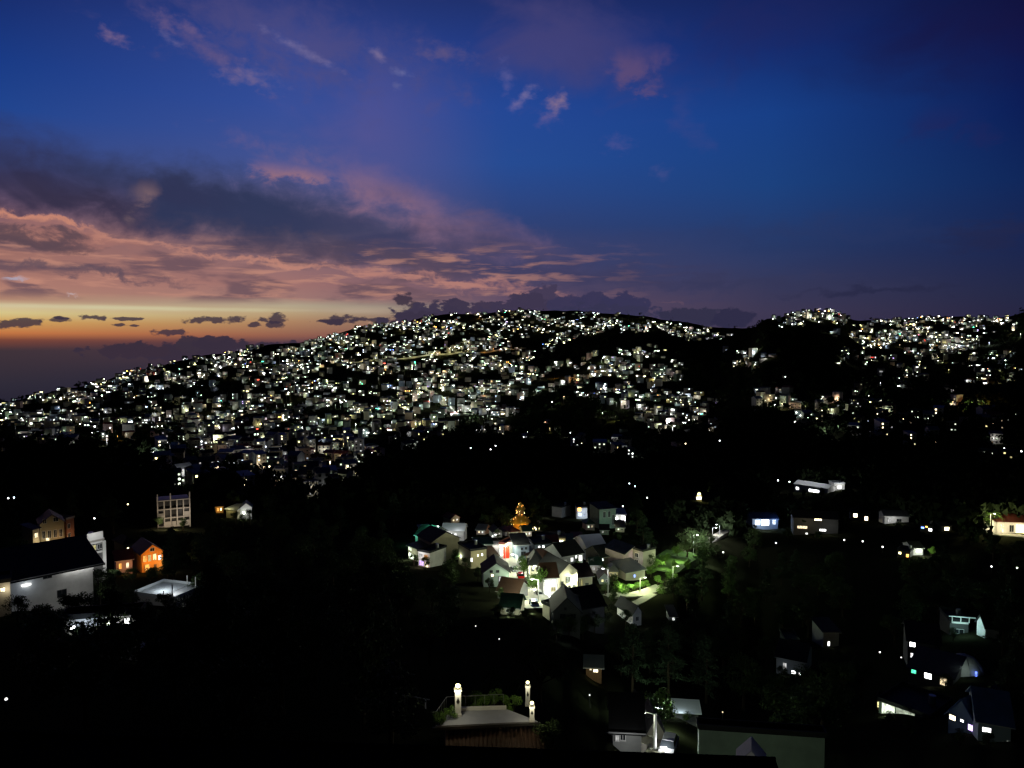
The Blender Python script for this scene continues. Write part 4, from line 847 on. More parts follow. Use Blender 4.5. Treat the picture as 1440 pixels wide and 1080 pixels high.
building('dim_green_block', 'dim green three-storey block on stilts above the cluster', 'apartment block', (843, 716), 744, (866, 714), 9, 'green_wall', 'roof_dark', 'shed', 1., [(.3, .7, .14, .3, 'glass_dark'), (.6, .7, .14, .3, 'glass_dark'), (.85, .4, .14, .5, 'glass_dark')], lights=((.3, 7, .4, 170, (.6, 1, .8)),), d=330, frame='frame_white')
building('lit_garage', 'white lit garage right of the dim green block', 'garage', (862, 723), 735, (880, 723), 8, 'white_wall', 'roof_grey', 'shed', .8, [(.3, .5, .12, .3, 'lit_cool_fierce'), (.8, .5, .3, .6, 'lit_cool_strong')], lights=((.4, 3, .6, 260, COOL),), d=338)
building('mixed_lit_house', 'small house with orange and bluish lights left of the dim green block', 'house', (811, 714), 730, (826, 714), 8, 'white_wall', 'roof_dark', 'flat', .4, [(.25, .85, .3, .3, 'lit_orange_strong'), (.3, .4, .3, .3, 'lit_bluish'), (.7, .4, .3, .3, 'lit_bluish_dim')], lights=((.5, 3, .5, 280, BLUEW),), d=345)
building('white_wedge_house', 'white house corner catching light at the edge of the black wood', 'house', (776, 712), 726, (790, 714), 8, 'grey_wall', 'roof_dark', 'flat', .4, lights=((.5, 8, .5, 130, COOL),), d=356)
building('a_frame_hut', 'steep triangular hut glowing yellow alone in the black wood', 'hut', (979, 697), 704, (987, 697), 5, 'cream_wall', 'roof_dark', 'gable_y', 2.4, [(.5, .5, .8, .5, 'lit_cool_strong'), (.5, 1.35, .5, .5, 'lit_yellow_strong')], lights=((.7, 3, 1, 220, YEL),))
building('path_cottage', 'dim cottage with grey-blue front below the grassy path', 'cottage', (890, 862), 880, (902, 860), 7, 'white_wall', 'roof_dark', 'gable_y', 1.6, [(.5, .5, .3, .3, 'glass_dark')], lights=((.5, 4, .6, 16, BLUEW),), d=190)
building('lone_bright_hut', 'tiny hut with a single white window right of the dim path cottage', 'hut', (943, 866), 876, (951, 866), 5, 'grey_wall', 'roof_dark', 'shed', .7, [(.5, .6, .35, .4, 'lit_cool')], d=190)
building('lower_eave_house', 'house with pale eave and amber window below the grassy path', 'house', (824, 936), 950, (846, 937), 4, 'wood', 'roof_grey', 'gable_x', .9, [(.3, .7, .1, .2, 'lit_warm'), (.62, .55, .28, .26, 'lit_warm_strong')], lights=((.5, 2.5, .6, 16, WARM),), d=150)
# --- M / P / Q: right-hand woods
building('blue_lit_house', 'house glowing blue-white alone in the right-hand wood', 'house', (1058, 729), 742, (1094, 729), 9, 'blue_wall', 'roof_blue', 'gable_x', 2., [(.2, .55, .18, .5, 'lit_bluish_strong'), (.5, .55, .3, .6, 'lit_cool_strong'), (.85, .6, .12, .5, 'lit_bluish')], lights=((.3, 3, .7, 500, BLUEW), (.9, 3, .9, 250, (.3, .5, 1))))
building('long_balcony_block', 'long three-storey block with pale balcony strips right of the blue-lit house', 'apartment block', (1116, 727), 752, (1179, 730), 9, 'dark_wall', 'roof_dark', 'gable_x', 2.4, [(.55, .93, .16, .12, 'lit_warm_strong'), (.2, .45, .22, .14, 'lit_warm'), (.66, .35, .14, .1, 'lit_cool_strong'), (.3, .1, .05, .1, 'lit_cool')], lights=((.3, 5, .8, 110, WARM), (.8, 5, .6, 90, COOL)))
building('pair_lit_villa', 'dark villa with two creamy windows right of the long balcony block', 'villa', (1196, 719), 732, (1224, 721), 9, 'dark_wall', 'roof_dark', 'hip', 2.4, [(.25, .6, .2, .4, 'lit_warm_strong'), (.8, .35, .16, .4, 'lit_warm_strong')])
building('grey_bungalow', 'small pale grey bungalow between the dark villa and the red-roofed house', 'bungalow', (1244, 725), 737, (1278, 726), 8, 'white_wall', 'roof_grey', 'gable_x', 1.8, [(.2, .5, .14, .4, 'lit_cool_dim'), (.6, .5, .2, .3, 'glass_dark')], lights=((.3, 4, .7, 240, COOL),))
building('neon_kiosk', 'kiosk with blue and orange lights left of the red-roofed house', 'kiosk', (1294, 738), 747, (1312, 740), 6, 'dark_wall', 'roof_dark', 'flat', .3, [(.2, .6, .22, .25, 'lit_blue_strong'), (.5, .8, .15, .2, 'lit_orange_strong'), (.8, .4, .25, .4, 'lit_cool_strong')])
building('amber_kiosk', 'kiosk with one amber window nearest the lit palm', 'kiosk', (1325, 739), 748, (1338, 739), 6, 'dark_wall', 'roof_dark', 'shed', .5, [(.5, .5, .5, .5, 'lit_warm_strong')])
building('red_roofed_house', 'red hip-roofed house with floodlit porch at the right edge', 'house', (1402, 733), 752, (1462, 735), 12, 'white_wall', 'roof_red', 'hip', 3.2, [(.12, .5, .08, .6, 'lit_warm'), (.55, .5, .2, .6, 'lit_yellow_strong'), (.35, .5, .1, .5, 'glass_dark')], lights=((.12, 3, .5, 300, WARM), (.5, 3.5, .7, 450, WARM), (.3, 1, 1.9, 140, WARM)))
building('white_lit_bungalow', 'small bungalow with white glare beside a lit green tree, right wood', 'bungalow', (1283, 770), 781, (1298, 770), 7, 'white_wall', 'roof_dark', 'gable_x', 1.4, [(.6, .6, .5, .4, 'lit_cool_strong')], lights=((.6, 3, .5, 240, COOL),))
building('twin_lamp_hut', 'dark hut with yellow and orange lamps left of the white-glare bungalow', 'hut', (1262, 773), 783, (1280, 776), 6, 'dark_wall', 'roof_dark', 'flat', .3, [(.2, .6, .2, .3, 'lit_yellow_strong'), (.8, .4, .2, .4, 'lit_orange_strong')])
building('bright_roofed_hall', 'long hall with glaring white sloping roof high in the right wood', 'hall', (1117, 680), 692, (1164, 687), 10, 'white_wall', 'roof_white', 'gable_x', 1.8, [(.1, .5, .08, .3, 'lit_cool_strong'), (.6, .5, .3, .3, 'lit_cool_strong')], lights=((.2, 1, 2.6, 700, COOL), (.7, 1, 2.5, 700, COOL)))
building('bright_boxy_house', 'white boxy house just right of the glaring white hall roof', 'house', (1173, 680), 690, (1188, 680), 8, 'white_wall', 'roof_white', 'flat', .4, [(.5, .5, .3, .4, 'lit_cool_strong')], lights=((.5, 4, .8, 400, COOL),))
# --- R: lower right
tb, w_, h = building('teal_gabled_house', 'house with teal-white lit beams and gable at lower right', 'house', (1336, 873), 893, (1362, 875), 8, 'dark_wall', 'roof_dark', 'flat', .3, [(.5, .3, .5, .3, 'glass_dark')], lights=((.5, 3.2, 1.05, 120, (.6, 1, .95)),))
mb = MB(); mb.box((w_*.12, -.4, h+1.3), (w_*1.45, .3, .25), M['white_wall']); mb.build('canopy_beam', tb)
mb = MB(); mb.box((0, -.5, h*.96), (w_*.9, .3, .4), M['white_wall']); mb.build('canopy_beam', tb)
for u in (-.42, .05, .5): mb = MB(); mb.box((w_*u, -.4, h+.6), (.2, .25, 1.3), M['white_wall']); mb.build('canopy_post', tb)
building('teal_gable_end', 'slim white gable end glowing teal beside the lit beams', 'house', (1374, 873), 893, (1386, 881), 3, 'white_wall', 'roof_dark', 'gable_y', 2.2, lights=((.3, 4, .9, 170, (.6, 1, .92)),))
building('four_window_house', 'tall dark house with stacked white windows, lower right', 'house', (1277, 900), 938, (1322, 906), 10, 'dark_wall', 'roof_dark', 'gable_x', 2.4, [(.14, .88, .17, .2, 'lit_cool_strong'), (.13, .46, .08, .16, 'lit_cool'), (.62, .70, .10, .16, 'lit_cool_strong'), (.36, .36, .05, .06, 'lit_green_strong')])
building('three_window_house', 'low dark house with green, white and cream windows under the tall one', 'house', (1278, 938), 962, (1340, 954), 9, 'dark_wall', 'roof_dark', 'shed', 1.2, [(.12, .82, .11, .2, 'lit_green'), (.45, .78, .16, .3, 'lit_cool_strong'), (.8, .7, .15, .42, 'lit_warm')])
building('lit_shop_front', 'long shop with pale green lit interior and yellow sign end, lower right', 'shop', (1236, 985), 1004, (1306, 1010), 9, 'green_wall', 'roof_dark', 'flat', .3, [(.20, .5, .26, .9, 'lit_greenish'), (.55, .5, .36, .9, 'lit_greenish_dim'), (.95, .55, .06, .6, 'lit_cool_strong')], [(.78, .06, .8, 'frame_dark')], lights=((.3, 2.5, .6, 60, GREENW), (.7, 2.5, .6, 40, GREENW)))
building('yellow_sign_booth', 'yellow lit sign booth at the left end of the long green-lit shop', 'booth', (1233, 984), 999, (1241, 986), 2, 'orange_wall', 'roof_dark', 'flat', .2, [(.5, .6, .7, .5, 'lit_yellow')])
building('blue_gabled_house', 'dark blue gabled house with a row of bright windows, bottom right', 'house', (1334, 1000), 1032, (1372, 1016), 9, 'blue_wall', 'roof_blue', 'gable_y', 2.6, [(.16, .80, .22, .2, 'lit_warm_strong'), (.52, .84, .12, .1, 'lit_cool_strong'), (.86, .7, .22, .24, 'lit_violet_strong')], lights=((.5, 5, 1.1, 10, (.3, .5, 1)),))
building('blue_winged_house', 'blue-roofed wing with one white window at the bottom right corner', 'house', (1376, 1012), 1042, (1422, 1020), 9, 'blue_wall', 'roof_blue', 'gable_x', 2.6, [(.26, .6, .26, .2, 'lit_cool_strong'), (.62, -.1, .10, .3, 'lit_cool_strong'), (.8, .1, .08, .14, 'lit_orange'), (.93, .2, .08, .12, 'lit_cool')], lights=((.6, 3, .1, 40, WARM),))
fl = random.Random(4); FW = ['cream_wall', 'grey_wall', 'tan_wall', 'white_wall', 'concrete', 'pink_wall', 'green_wall']
FILL = [(668, 792, 18), (694, 792, 14), (735, 778, 16), (800, 796, 18), (838, 806, 16), (856, 796, 16), (850, 822, 14), (862, 812, 14), (776, 776, 18), (796, 772, 16), (700, 756, 12), (716, 754, 12), (676, 752, 12), (812, 768, 14), (864, 786, 12), (630, 778, 14), (590, 790, 10), (600, 756, 14), (640, 736, 12), (830, 746, 12), (850, 752, 12), (872, 748, 12), (788, 824, 12), (724, 756, 12), (742, 756, 12)]
for q, (x, y, wp) in enumerate(FILL):
    hx = wp*fl.uniform(.5, .8); wn = FW[q % 7]; rn = ['roof_dark', 'roof_brown', 'roof_grey', 'roof_red', 'roof_green'][q % 5]; kd = ['gable_x', 'shed', 'gable_y', 'hip'][q % 4]
    near = min(((x-a)**2+(y-b)**2, n_) for a, b, n_ in ((712, 775, 'the red banner'), (734, 776, 'the blue-grey house'), (840, 762, 'the pale blue roof'), (774, 822, 'the market front'), (884, 790, 'the pink tower'), (628, 765, 'the big tan house'), (802, 790, 'the white windows'), (855, 728, 'the dim green block'), (596, 745, 'the teal roof'), (672, 785, 'the olive house')))[1]
    building('hut' if q % 3 else 'shed', f"small {wn.replace('_wall', '')} {'hut' if q % 3 else 'shed'} with {rn[5:]} {KINDW[kd].replace('-roofed', '').replace('-fronted', '')} roof packed close to {near}", 'hut' if q % 3 else 'shed', (x-wp/2, y-hx), y, (x+wp/2, y-hx-fl.uniform(-1, 2)), 6, wn, rn, kd, 1.4,
        [(.3, .55, .16, .3, fl.choice(['lit_warm', 'lit_greenish', 'glass_dark', 'lit_cool_dim', 'lit_yellow'])), (.72, .55, .16, .3, fl.choice(['glass_dark', 'glass_dark', 'lit_cool', 'lit_warm_dim']))], group='small huts packed between the street houses', lights=((fl.uniform(.1, .9), 2.5, .8, fl.choice([6, 15, 40, 70]), fl.choice([GREENW, COOL, WARM])),), clear=False)
# dome tent
p = hit(1355, 948); dm = thing('dome_greenhouse', 'translucent ribbed dome lit from within, lower right', 'greenhouse', p)
mb = MB(); n_ = 14; R_ = 3.6
vs = []
for j in range(7):
    for i in range(n_): th = PI/2*j/6; vs.append((R_*math.cos(th)*math.cos(2*PI*i/n_), R_*math.cos(th)*math.sin(2*PI*i/n_), R_*1.1*math.sin(th)))
mb.add(vs, [(j*n_+i, j*n_+(i+1) % n_, (j+1)*n_+(i+1) % n_, (j+1)*n_+i) for j in range(6) for i in range(n_)], M['canvas']); mb.build('cover', dm, True)
for i in range(0, n_, 2):
    mb = MB()
    for j in range(6):
        a, b = vs[j*n_+i], vs[(j+1)*n_+i]; mb.tube(Vector(a)*1.01, Vector(b)*1.01, .05, .05, M['steel'], 5)
    mb.build('rib', dm)
mb = MB(); mb.box((.2, -R_*1.02, 1.3), (.35, .12, 1.6), M['lit_blue']); mb.build('doorway_light', dm)
CLEAR.append((1334, 912, 1378, 950, math.hypot(p.x, p.y))); q = p+Vector((-3, -5, 3.5)); point('lamp_and_fill_light', q.x, q.y, q.z, 60, (.8, 1, .9), .2)
# W
building('stilted_house', 'dim grey-blue house on posts with pinkish lamp, lower right of centre', 'house', (1092, 922), 948, (1132, 930), 9, 'grey_wall', 'roof_dark', 'gable_x', 2.2, [(.3, .5, .12, .4, 'lit_cool_dim'), (.62, .3, .14, .16, 'lit_cool_strong'), (.86, .25, .14, .16, 'lit_cool_strong')], lights=((.3, 3, .5, 16, BLUEW),))
building('post_top_house', 'small house with a pink lamp above the dim stilted house', 'house', (1105, 902), 914, (1124, 903), 7, 'dark_wall', 'roof_dark', 'flat', .4, [(.6, .5, .14, .3, 'lit_orange_strong')])
building('slit_window_house', 'dim house with one slim white window among trees right of centre', 'house', (1158, 888), 912, (1180, 888), 7, 'grey_wall', 'roof_dark', 'shed', .8, [(.35, .3, .12, .25, 'lit_cool_strong')], lights=((.6, 4, .9, 5, WARM),))
# scattered single lights in the black woods
SC = [(12, 702, 'cool', 'far left edge'), (20, 701, 'bluish', 'left edge'), (180, 710, 'yellow', 'left wood'), (10, 1013, 'cool', 'bottom left corner'), (133, 730, 'cool', 'hillside left'), (597, 786, 'cool', 'shop cluster'), (669, 888, 'cool', 'wood below the street'), (702, 908, 'cool', 'wood below the street'), (752, 742, 'warm', 'golden kiosk'), (910, 700, 'cool', 'middle wood'), (1017, 777, 'cool', 'grass slope'), (1091, 764, 'bluish', 'right wood'), (1187, 760, 'cool', 'right wood'), (1213, 762, 'cool', 'right wood'), (1241, 770, 'cool', 'right wood'), (1394, 798, 'cool', 'right edge'), (1237, 921, 'cool', 'tall dark house'), (1267, 929, 'cool', 'tall dark house'), (893, 684, 'bluish', 'middle wood'), (885, 680, 'bluish', 'middle wood'), (690, 632, 'cool', 'centre wood edge'), (697, 627, 'cool', 'centre wood edge'), (662, 630, 'cool', 'centre wood edge'), (829, 990, 'cool', 'lower middle'), (1016, 1010, 'warm', 'pale flat wall'), (876, 712, 'cool', 'green block'), (1436, 636, 'cool', 'right edge'), (1412, 632, 'cool', 'right edge'), (1094, 676, 'cool', 'glaring hall roof'), (1110, 678, 'cool', 'glaring hall roof'), (964, 624, 'warm', 'middle wood'), (1012, 620, 'cool', 'middle wood'), (1430, 800, 'greenish', 'right edge')]
COLN = {'cool': 'white', 'bluish': 'bluish', 'yellow': 'yellow', 'warm': 'warm', 'greenish': 'greenish'}
tal = {}
for x, y, c_, where in SC: tal.setdefault((c_, where), []).append(x)
for x, y, c_, where in sorted(SC):
    k_ = (c_, where); n_ = len(tal[k_]); i_ = sorted(tal[k_]).index(x)
    pre = '' if n_ == 1 else ['leftmost ', 'second ', 'third ', 'fourth '][i_]
    p = hit(x, y+7); dd = p.length; s_ = max(.10, .0008*dd)
    o = thing('garden_lamp', f'{pre}lone {COLN[c_]} lamp on a short post near the {where}', 'lamp', p, 0, 'lone lamps scattered in the woods')
    H = max(1.8, 7/F*dd)
    mb = MB(); mb.tube((0, 0, -.5), (0, 0, H-s_), .07, .05, M['frame_dark'], 8); mb.box((0, 0, H-s_*.9), (s_*1.5, s_*1.5, .05), M['frame_dark']); mb.build('post', o)
    mb = MB(); mb.ball((0, 0, H), s_, M['lit_'+c_+('_strong' if dd > 200 else '')], 12, 8); mb.build('globe', o, True); CLEAR.append((x-3, y-3, x+3, y+6, dd))

# --- the golden kiosk hung with lights
p = hit(732, 750); gk = thing('golden_kiosk', 'round tiered kiosk strung with golden lights, topmost of the cluster', 'kiosk', p); s = p.length/F*1.25
mb = MB(); mb.tube((0, 0, -2), (0, 0, 13*s), 9*s, 8.5*s, M['orange_wall'], 18); mb.build('drum', gk)
mb = MB(); mb.tube((0, 0, 13*s), (0, 0, 20*s), 12*s, 5*s, M['gold_leaf'], 18); mb.build('lower_roof', gk)
mb = MB(); mb.tube((0, 0, 20*s), (0, 0, 27*s), 4*s, 4*s, M['wood'], 12); mb.build('lantern_room', gk)
mb = MB(); mb.tube((0, 0, 27*s), (0, 0, 35*s), 6*s, .3*s, M['gold_leaf'], 12); mb.build('spire', gk)
rl = random.Random(8); mb = MB()
for _ in range(54):
    th = rl.uniform(PI, 2*PI); z_ = rl.uniform(12, 34); r_ = (13 if z_ < 20 else 7)*rl.uniform(.8, 1.1)*(1-(z_-12)/40)
    mb.ball((r_*s*math.cos(th), r_*s*math.sin(th), z_*s), .11, M['lit_'+rl.choice(['yellow', 'orange', 'orange', 'orange'])+rl.choice(['_strong', '', ''])], 6, 4)
mb.build('string_lights', gk)
for a_ in (-8, 2, 10): q = p+Vector((a_*s, -14*s, 12*s)); point('string_light', q.x, q.y, q.z, 170, (1, .66, .15), .2)
CLEAR.append((714, 708, 750, 748, p.length))

# --- roads, street furniture, cars
st_ = [hit(x, y) for x, y in ((690, 762), (703, 776), (716, 792), (728, 808), (739, 824), (750, 840), (762, 862))]
SP = ribbon('street', st_, 6.8, M['pavement'], 'narrow bright street running down through the house cluster', .12, 6)
pv = []
for sgn, nm in ((-1, 'left'), (1, 'right')):
    q_ = []
    for i, a in enumerate(SP[::3]):
        b = SP[min(i*3+1, len(SP)-1)]; d = (b-a if i*3+1 < len(SP) else a-SP[-2]); d.z = 0; d.normalize(); q_.append(a+Vector((d.y, -d.x, 0))*(-sgn*3.75))
    ribbon('pavement', q_, 1.1, M['pavement'], 'kerbed pavement along the bright street', .26, 3)
gr = [hit(x, y) for x, y in ((854, 840), (870, 838), (890, 838), (912, 833), (930, 826))]
ribbon('garden_road', gr, 4, M['pavement'], 'pale lane curving below the lit bushes', .15, 5)
gr = [hit(x, y) for x, y in ((878, 856), (892, 850), (908, 843), (918, 836))]
ribbon('garden_path', gr, 2.6, M['pavement'], 'short path joining the lane from below', .15, 4)
gr = [hit(x, y) for x, y in ((922, 806), (935, 796), (950, 786), (962, 780))]
ribbon('grass_slope', gr, 13, M['grass'], 'lit grass slope right of the cluster', .3, 5)
gr = [hit(x, y) for x, y in ((985, 762), (1000, 760), (1015, 752), (1022, 747))]
ribbon('hill_lane', gr, 4, M['pavement'], 'lit lane end right of the green trees', .15, 4)
gr = [hit(x, y) for x, y in ((1376, 750), (1392, 750), (1410, 752), (1445, 756))]
ribbon('driveway', gr, 5, M['pavement'], 'lit driveway in front of the red-roofed house', .15, 4)
gr = [hit(x, y) for x, y in ((1345, 574), (1365, 576), (1382, 577))]
ribbon('lit_lawn', gr, 12, M['grass'], 'strip of lit lawn below the amber windows at right', .3, 4)
gr = [hit(x, y) for x, y in ((874, 1052), (892, 1056), (912, 1058), (940, 1060))]
YARD = ribbon('yard', gr, 4, M['asphalt'], 'paved yard around the bright street lamp at the bottom', .15, 5)
def street_lamp(px, pyb, pyh, wt, c_, label, arm=1, head='lit_cool_fierce', g='street lamps of the near streets', thick=.09, lift=0):
    p = hit(px, pyb); d = math.hypot(p.x, p.y); H = at(px, pyh, d).z-p.z
    o = thing('street_lamp', label, 'street lamp', p, -math.atan2(p.x, p.y), g)
    mb = MB(); mb.tube((0, 0, -.5), (0, 0, H-.1), thick*1.3, thick, M['pole_grey'], 10); mb.build('pole', o)
    mb = MB(); mb.tube((0, 0, H-.15), (arm*1.2, -.3, H+.25), .05, .04, M['pole_grey'], 8); mb.build('arm', o)
    mb = MB(); mb.box((arm*1.35, -.32, H+.25), (.75, .34, .16), M['pole_grey']); hd = mb.build('head', o)
    mb = MB(); mb.box((arm*1.35, -.32, H+.13), (.6, .26, .08), M[head]); mb.build('lens', hd)
    q = o.matrix_basis @ Vector((arm*1.35, -.45, H-.1)); point('street_light', q.x, q.y, q.z, wt*11, c_, .14)
    CLEAR.append((px-5, pyh-3, px+5, pyh+8, d)); return o, H
GG = (.93, 1, .70)
street_lamp(744, 830, 796, 420, GG, 'street lamp over the bright pavement before the market')
street_lamp(727, 808, 780, 330, GG, 'street lamp beside the red car halfway up the street', -1)
street_lamp(711, 788, 764, 260, GG, 'street lamp in front of the red banner')
street_lamp(757, 850, 815, 420, GG, 'lowest lamp of the bright street, by the corner store', -1)
street_lamp(692, 770, 752, 220, COOL, 'street lamp at the very head of the bright street')
street_lamp(800, 842, 812, 260, GG, 'street lamp before the panelled beige townhouse')
street_lamp(900, 836, 812, 150, (.85, 1, .5), 'lamp over the pale lane below the pink tower')
street_lamp(855, 840, 800, 60, COOL, 'lamp at the dark lane left of the lit bushes', -1)
street_lamp(946, 822, 796, 130, (.75, 1, .45), 'lamp behind the lit green bushes right of the lane')
street_lamp(975, 790, 752, 420, (.8, 1, .72), 'bright lamp in the pale green trees')
street_lamp(1002, 764, 742, 300, COOL, 'lamp over the lit lane end at the wood edge')
street_lamp(1012, 756, 738, 260, COOL, 'last lamp of the lit lane end', -1)
street_lamp(1392, 756, 722, 320, (1, .9, .5), 'lamp under the lit palm by the driveway')
sl, H = street_lamp(921, 1060, 1003, 22, GG, 'tall concrete pole with wires in the bottom yard', -1, thick=.16)
street_lamp(913, 1030, 994, 170, (.82, 1, .7), 'brilliant street lamp in the green tree at bottom centre', 1)
street_lamp(915, 1062, 1051, 12, BLUEW, 'short glaring lamp at the foot of the concrete pole', 1)
def floodlight(x, y, d, wt, c_): lit_spot(x, y, d, wt, c_)
for x, y, d, wt, c_ in ((906, 988, 0, 60, (.8, 1, .7)), (930, 992, 0, 60, (.8, 1, .7)), (920, 976, 0, 50, (.75, 1, .65)), (1060, 726, 0, 60, BLUEW), (712, 738, 0, 90, (1, .6, .15)), (752, 730, 0, 90, (1, .6, .15)), (925, 814, 0, 150, (.8, 1, .45)), (944, 806, 0, 260, (.8, 1, .5)), (936, 790, 0, 140, (.8, 1, .5)), (955, 782, 0, 240, (.85, 1, .6)), (970, 768, 0, 300, (.88, 1, .75)), (984, 756, 0, 260, (.9, 1, .8)), (890, 822, 0, 160, (.8, 1, .5)), (874, 824, 0, 60, (.8, 1, .5)), (905, 820, 0, 140, (.85, 1, .5)), (752, 808, 0, 120, GG), (736, 794, 0, 90, GG), (1005, 788, 255, 60, GREENW), (760, 822, 196, 120, COOL), (735, 800, 222, 160, GG), (1306, 775, 330, 160, (.8, 1, .5)), (1387, 738, 330, 300, (1, .9, .5)), (1366, 568, 960, 2500, (.9, 1, .4)), (1381, 570, 955, 900, ORG), (1388, 570, 955, 900, ORG), (842, 872, 138, 60, (.75, .9, 1)), (853, 858, 142, 45, (.8, .95, 1)), (720, 815, 200, 60, GG), (955, 990, 128, 50, (.8, .95, 1)), (898, 984, 128, 45, COOL), (935, 1048, 108, 60, COOL), (882, 1036, 108, 60, (1, .95, .85)), (1160, 606, 700, 900, COOL)):  # several added with no lamp there, to light tree crowns and foliage
    lit_spot(x, y, d, wt, c_)
def car(label, px, py, rz, m, g='cars parked along the bright street'):
    p = hit(px, py); o = thing('parked_car', label, 'car', p+Vector((0, 0, .14)), rz, g)
    mb = MB(); b = [(-2.1, .35), (-2.1, .75), (-1.95, .86), (-1.1, .95), (1.9, .95), (2.1, .8), (2.1, .35)]; mb.prism(b, -.82, .82, m); mb.build('body', o)
    mb = MB(); vs = [(-1.15, -.78, .95), (1.75, -.78, .95), (1.75, .78, .95), (-1.15, .78, .95), (-.45, -.62, 1.42), (1.3, -.62, 1.42), (1.3, .62, 1.42), (-.45, .62, 1.42)]
    mb.add(vs, [(0, 1, 5, 4), (1, 2, 6, 5), (2, 3, 7, 6), (3, 0, 4, 7)], M['glass_dark']); mb.build('windows', o)
    mb = MB(); mb.box((.42, 0, 1.45), (1.8, 1.26, .06), m); mb.build('roof', o)
    for sx_ in (-1.3, 1.3):
        for sy in (-.8, .8):
            mb = MB(); mb.tube((sx_, sy-.1, .32), (sx_, sy+.1, .32), .33, .33, M['rubber'], 14); wh = mb.build('wheel', o)
            mb = MB(); mb.tube((sx_, sy-.12, .32), (sx_, sy+.12, .32), .18, .18, M['steel'], 10); mb.build('rim', wh)
    for sy in (-.6, .6): mb = MB(); mb.box((-2.11, sy, .66), (.06, .3, .14), M['frame_white']); mb.build('headlight', o)
    CLEAR.append((px-8, py-8, px+8, py+2, math.hypot(p.x, p.y))); return o
sdir = math.atan2(SP[-1].y-SP[0].y, SP[-1].x-SP[0].x)
car('bright red car parked halfway up the street', 732, 813, sdir, M['car_red'])
car('grey car parked just below the red one', 743, 821, sdir, M['car_grey'])
car('white car near the foot of the bright street', 757, 839, sdir, M['car_white'])
car('dark blue car at the left kerb of the lower street', 751, 853, sdir, M['car_blue'])
car('silver car above the red one, near the gable house', 722, 804, sdir+.2, M['car_grey'])
car('small white car by the red banner', 708, 784, sdir, M['car_white'])
car('white car under the orange sign in the bottom yard', 884, 1050, .4, M['car_white'], None)
car('grey car right of the concrete pole in the bottom yard', 940, 1058, 1.2, M['car_grey'], None)
# red banner, orange sign, market awning
hd = dd_of(712, 786)-1; p = at(712, 778, hd); bn = thing('red_banner', 'tall plain red banner hanging at the head of the street', 'banner', (p.x, p.y, p.z-2.2), -math.atan2(p.x, p.y))
mb = MB(); mb.box((0, 0, 2.2), (1.9, .06, 4.2), M['red_cloth']); mb.build('cloth', bn)
mb = MB(); mb.tube((1.05, 0, -1.5), (1.05, 0, 4.5), .05, .04, M['pole_grey'], 8); mb.build('pole', bn); CLEAR.append((705, 765, 718, 784, 262))
o = thing('market_umbrella', 'white market umbrella with red rim on the glaring pavement', 'umbrella', hit(774, 834)); mb = MB(); mb.tube((0, 0, 0), (0, 0, 2.4), .04, .03, M['pole_grey'], 8); mb.build('pole', o)
mb = MB(); mb.tube((0, 0, 2.), (0, 0, 2.7), 1.6, .05, M['canvas'], 12); mb.build('canopy', o); mb = MB(); mb.tube((0, 0, 1.93), (0, 0, 2.), 1.62, 1.61, M['red_cloth'], 12, False); mb.build('rim', o); CLEAR.append((764, 820, 784, 838, 196))
hd = dd_of(873, 1050); p = at(873, 1026, hd); o = thing('orange_sign', 'small orange lit sign board over the bottom yard', 'sign', (p.x, p.y, p.z-2.4), -math.atan2(p.x, p.y)); mb = MB(); mb.tube((0, .05, -1), (0, .05, 2.2), .05, .05, M['pole_grey'], 8); mb.build('pole', o); mb = MB(); mb.box((0, 0, 2.4), (1.0, .12, .42), M['lit_orange']); mb.build('board', o); CLEAR.append((866, 1020, 882, 1034, 112))
# bottom centre houses
building('lamp_side_house', 'black-roofed house left of the brilliant street lamp, bottom centre', 'house', (862, 1024), 1048, (902, 1026), 5, 'grey_wall', 'roof_dark', 'gable_x', 2.6, [(.75, .8, .2, .14, 'lit_yellow_strong'), (.35, .5, .16, .3, 'glass_dark'), (.15, .45, .1, .3, 'lit_cool_dim')], lights=((.5, 2.5, .6, 45, COOL),), d=122)
building('white_gable_shed', 'small white gable lit beside the brilliant street lamp', 'shed', (895, 990), 1000, (905, 989), 2, 'white_wall', 'roof_dark', 'gable_y', 1.1, lights=((.6, 1.5, .8, 45, COOL),), d=136)
building('white_canopy_house', 'low white canopy roof right of the brilliant street lamp', 'house', (950, 1000), 1010, (982, 1002), 2.4, 'dark_wall', 'roof_white', 'shed', .4, lights=((.2, 1, 1.6, 40, (.8, .95, 1)),), d=132)
building('yard_gable_house', 'shadowy gabled house behind the concrete pole in the bottom yard', 'house', (908, 1030), 1052, (934, 1030), 4, 'concrete', 'roof_dark', 'gable_y', 1.8, [(.25, .6, .16, .3, 'glass_dark')], lights=((.5, 4, .5, 25, COOL),), d=124, clear=False)
uw, w_, h = building('boundary_wall', 'wide plain grey-green wall at the bottom right of centre', 'wall', (983, 1026), 1080, (1160, 1038), 1.2, 'green_wall', 'roof_dark', 'flat', .05, lights=((.25, 10, .9, 60, GREENW), (.75, 10, .9, 70, GREENW)), d=84, ov=.1)
p = at(1056, 1078, 62); tn = thing('gable_tent', 'small white gabled canopy before the wide grey-green wall', 'canopy', (p.x, p.y, p.z-2), -math.atan2(p.x, p.y))
mb = MB(); mb.prism([(-1.15, 2), (1.15, 2), (0, 3.25)], 0, .06, M['canvas']); mb.add([(-1.2, 0, 2), (0, 0, 3.3), (0, 2.4, 3.3), (-1.2, 2.4, 2), (1.2, 0, 2), (1.2, 2.4, 2)], [(0, 1, 2, 3), (1, 4, 5, 2)], M['canvas']); mb.build('cover', tn)
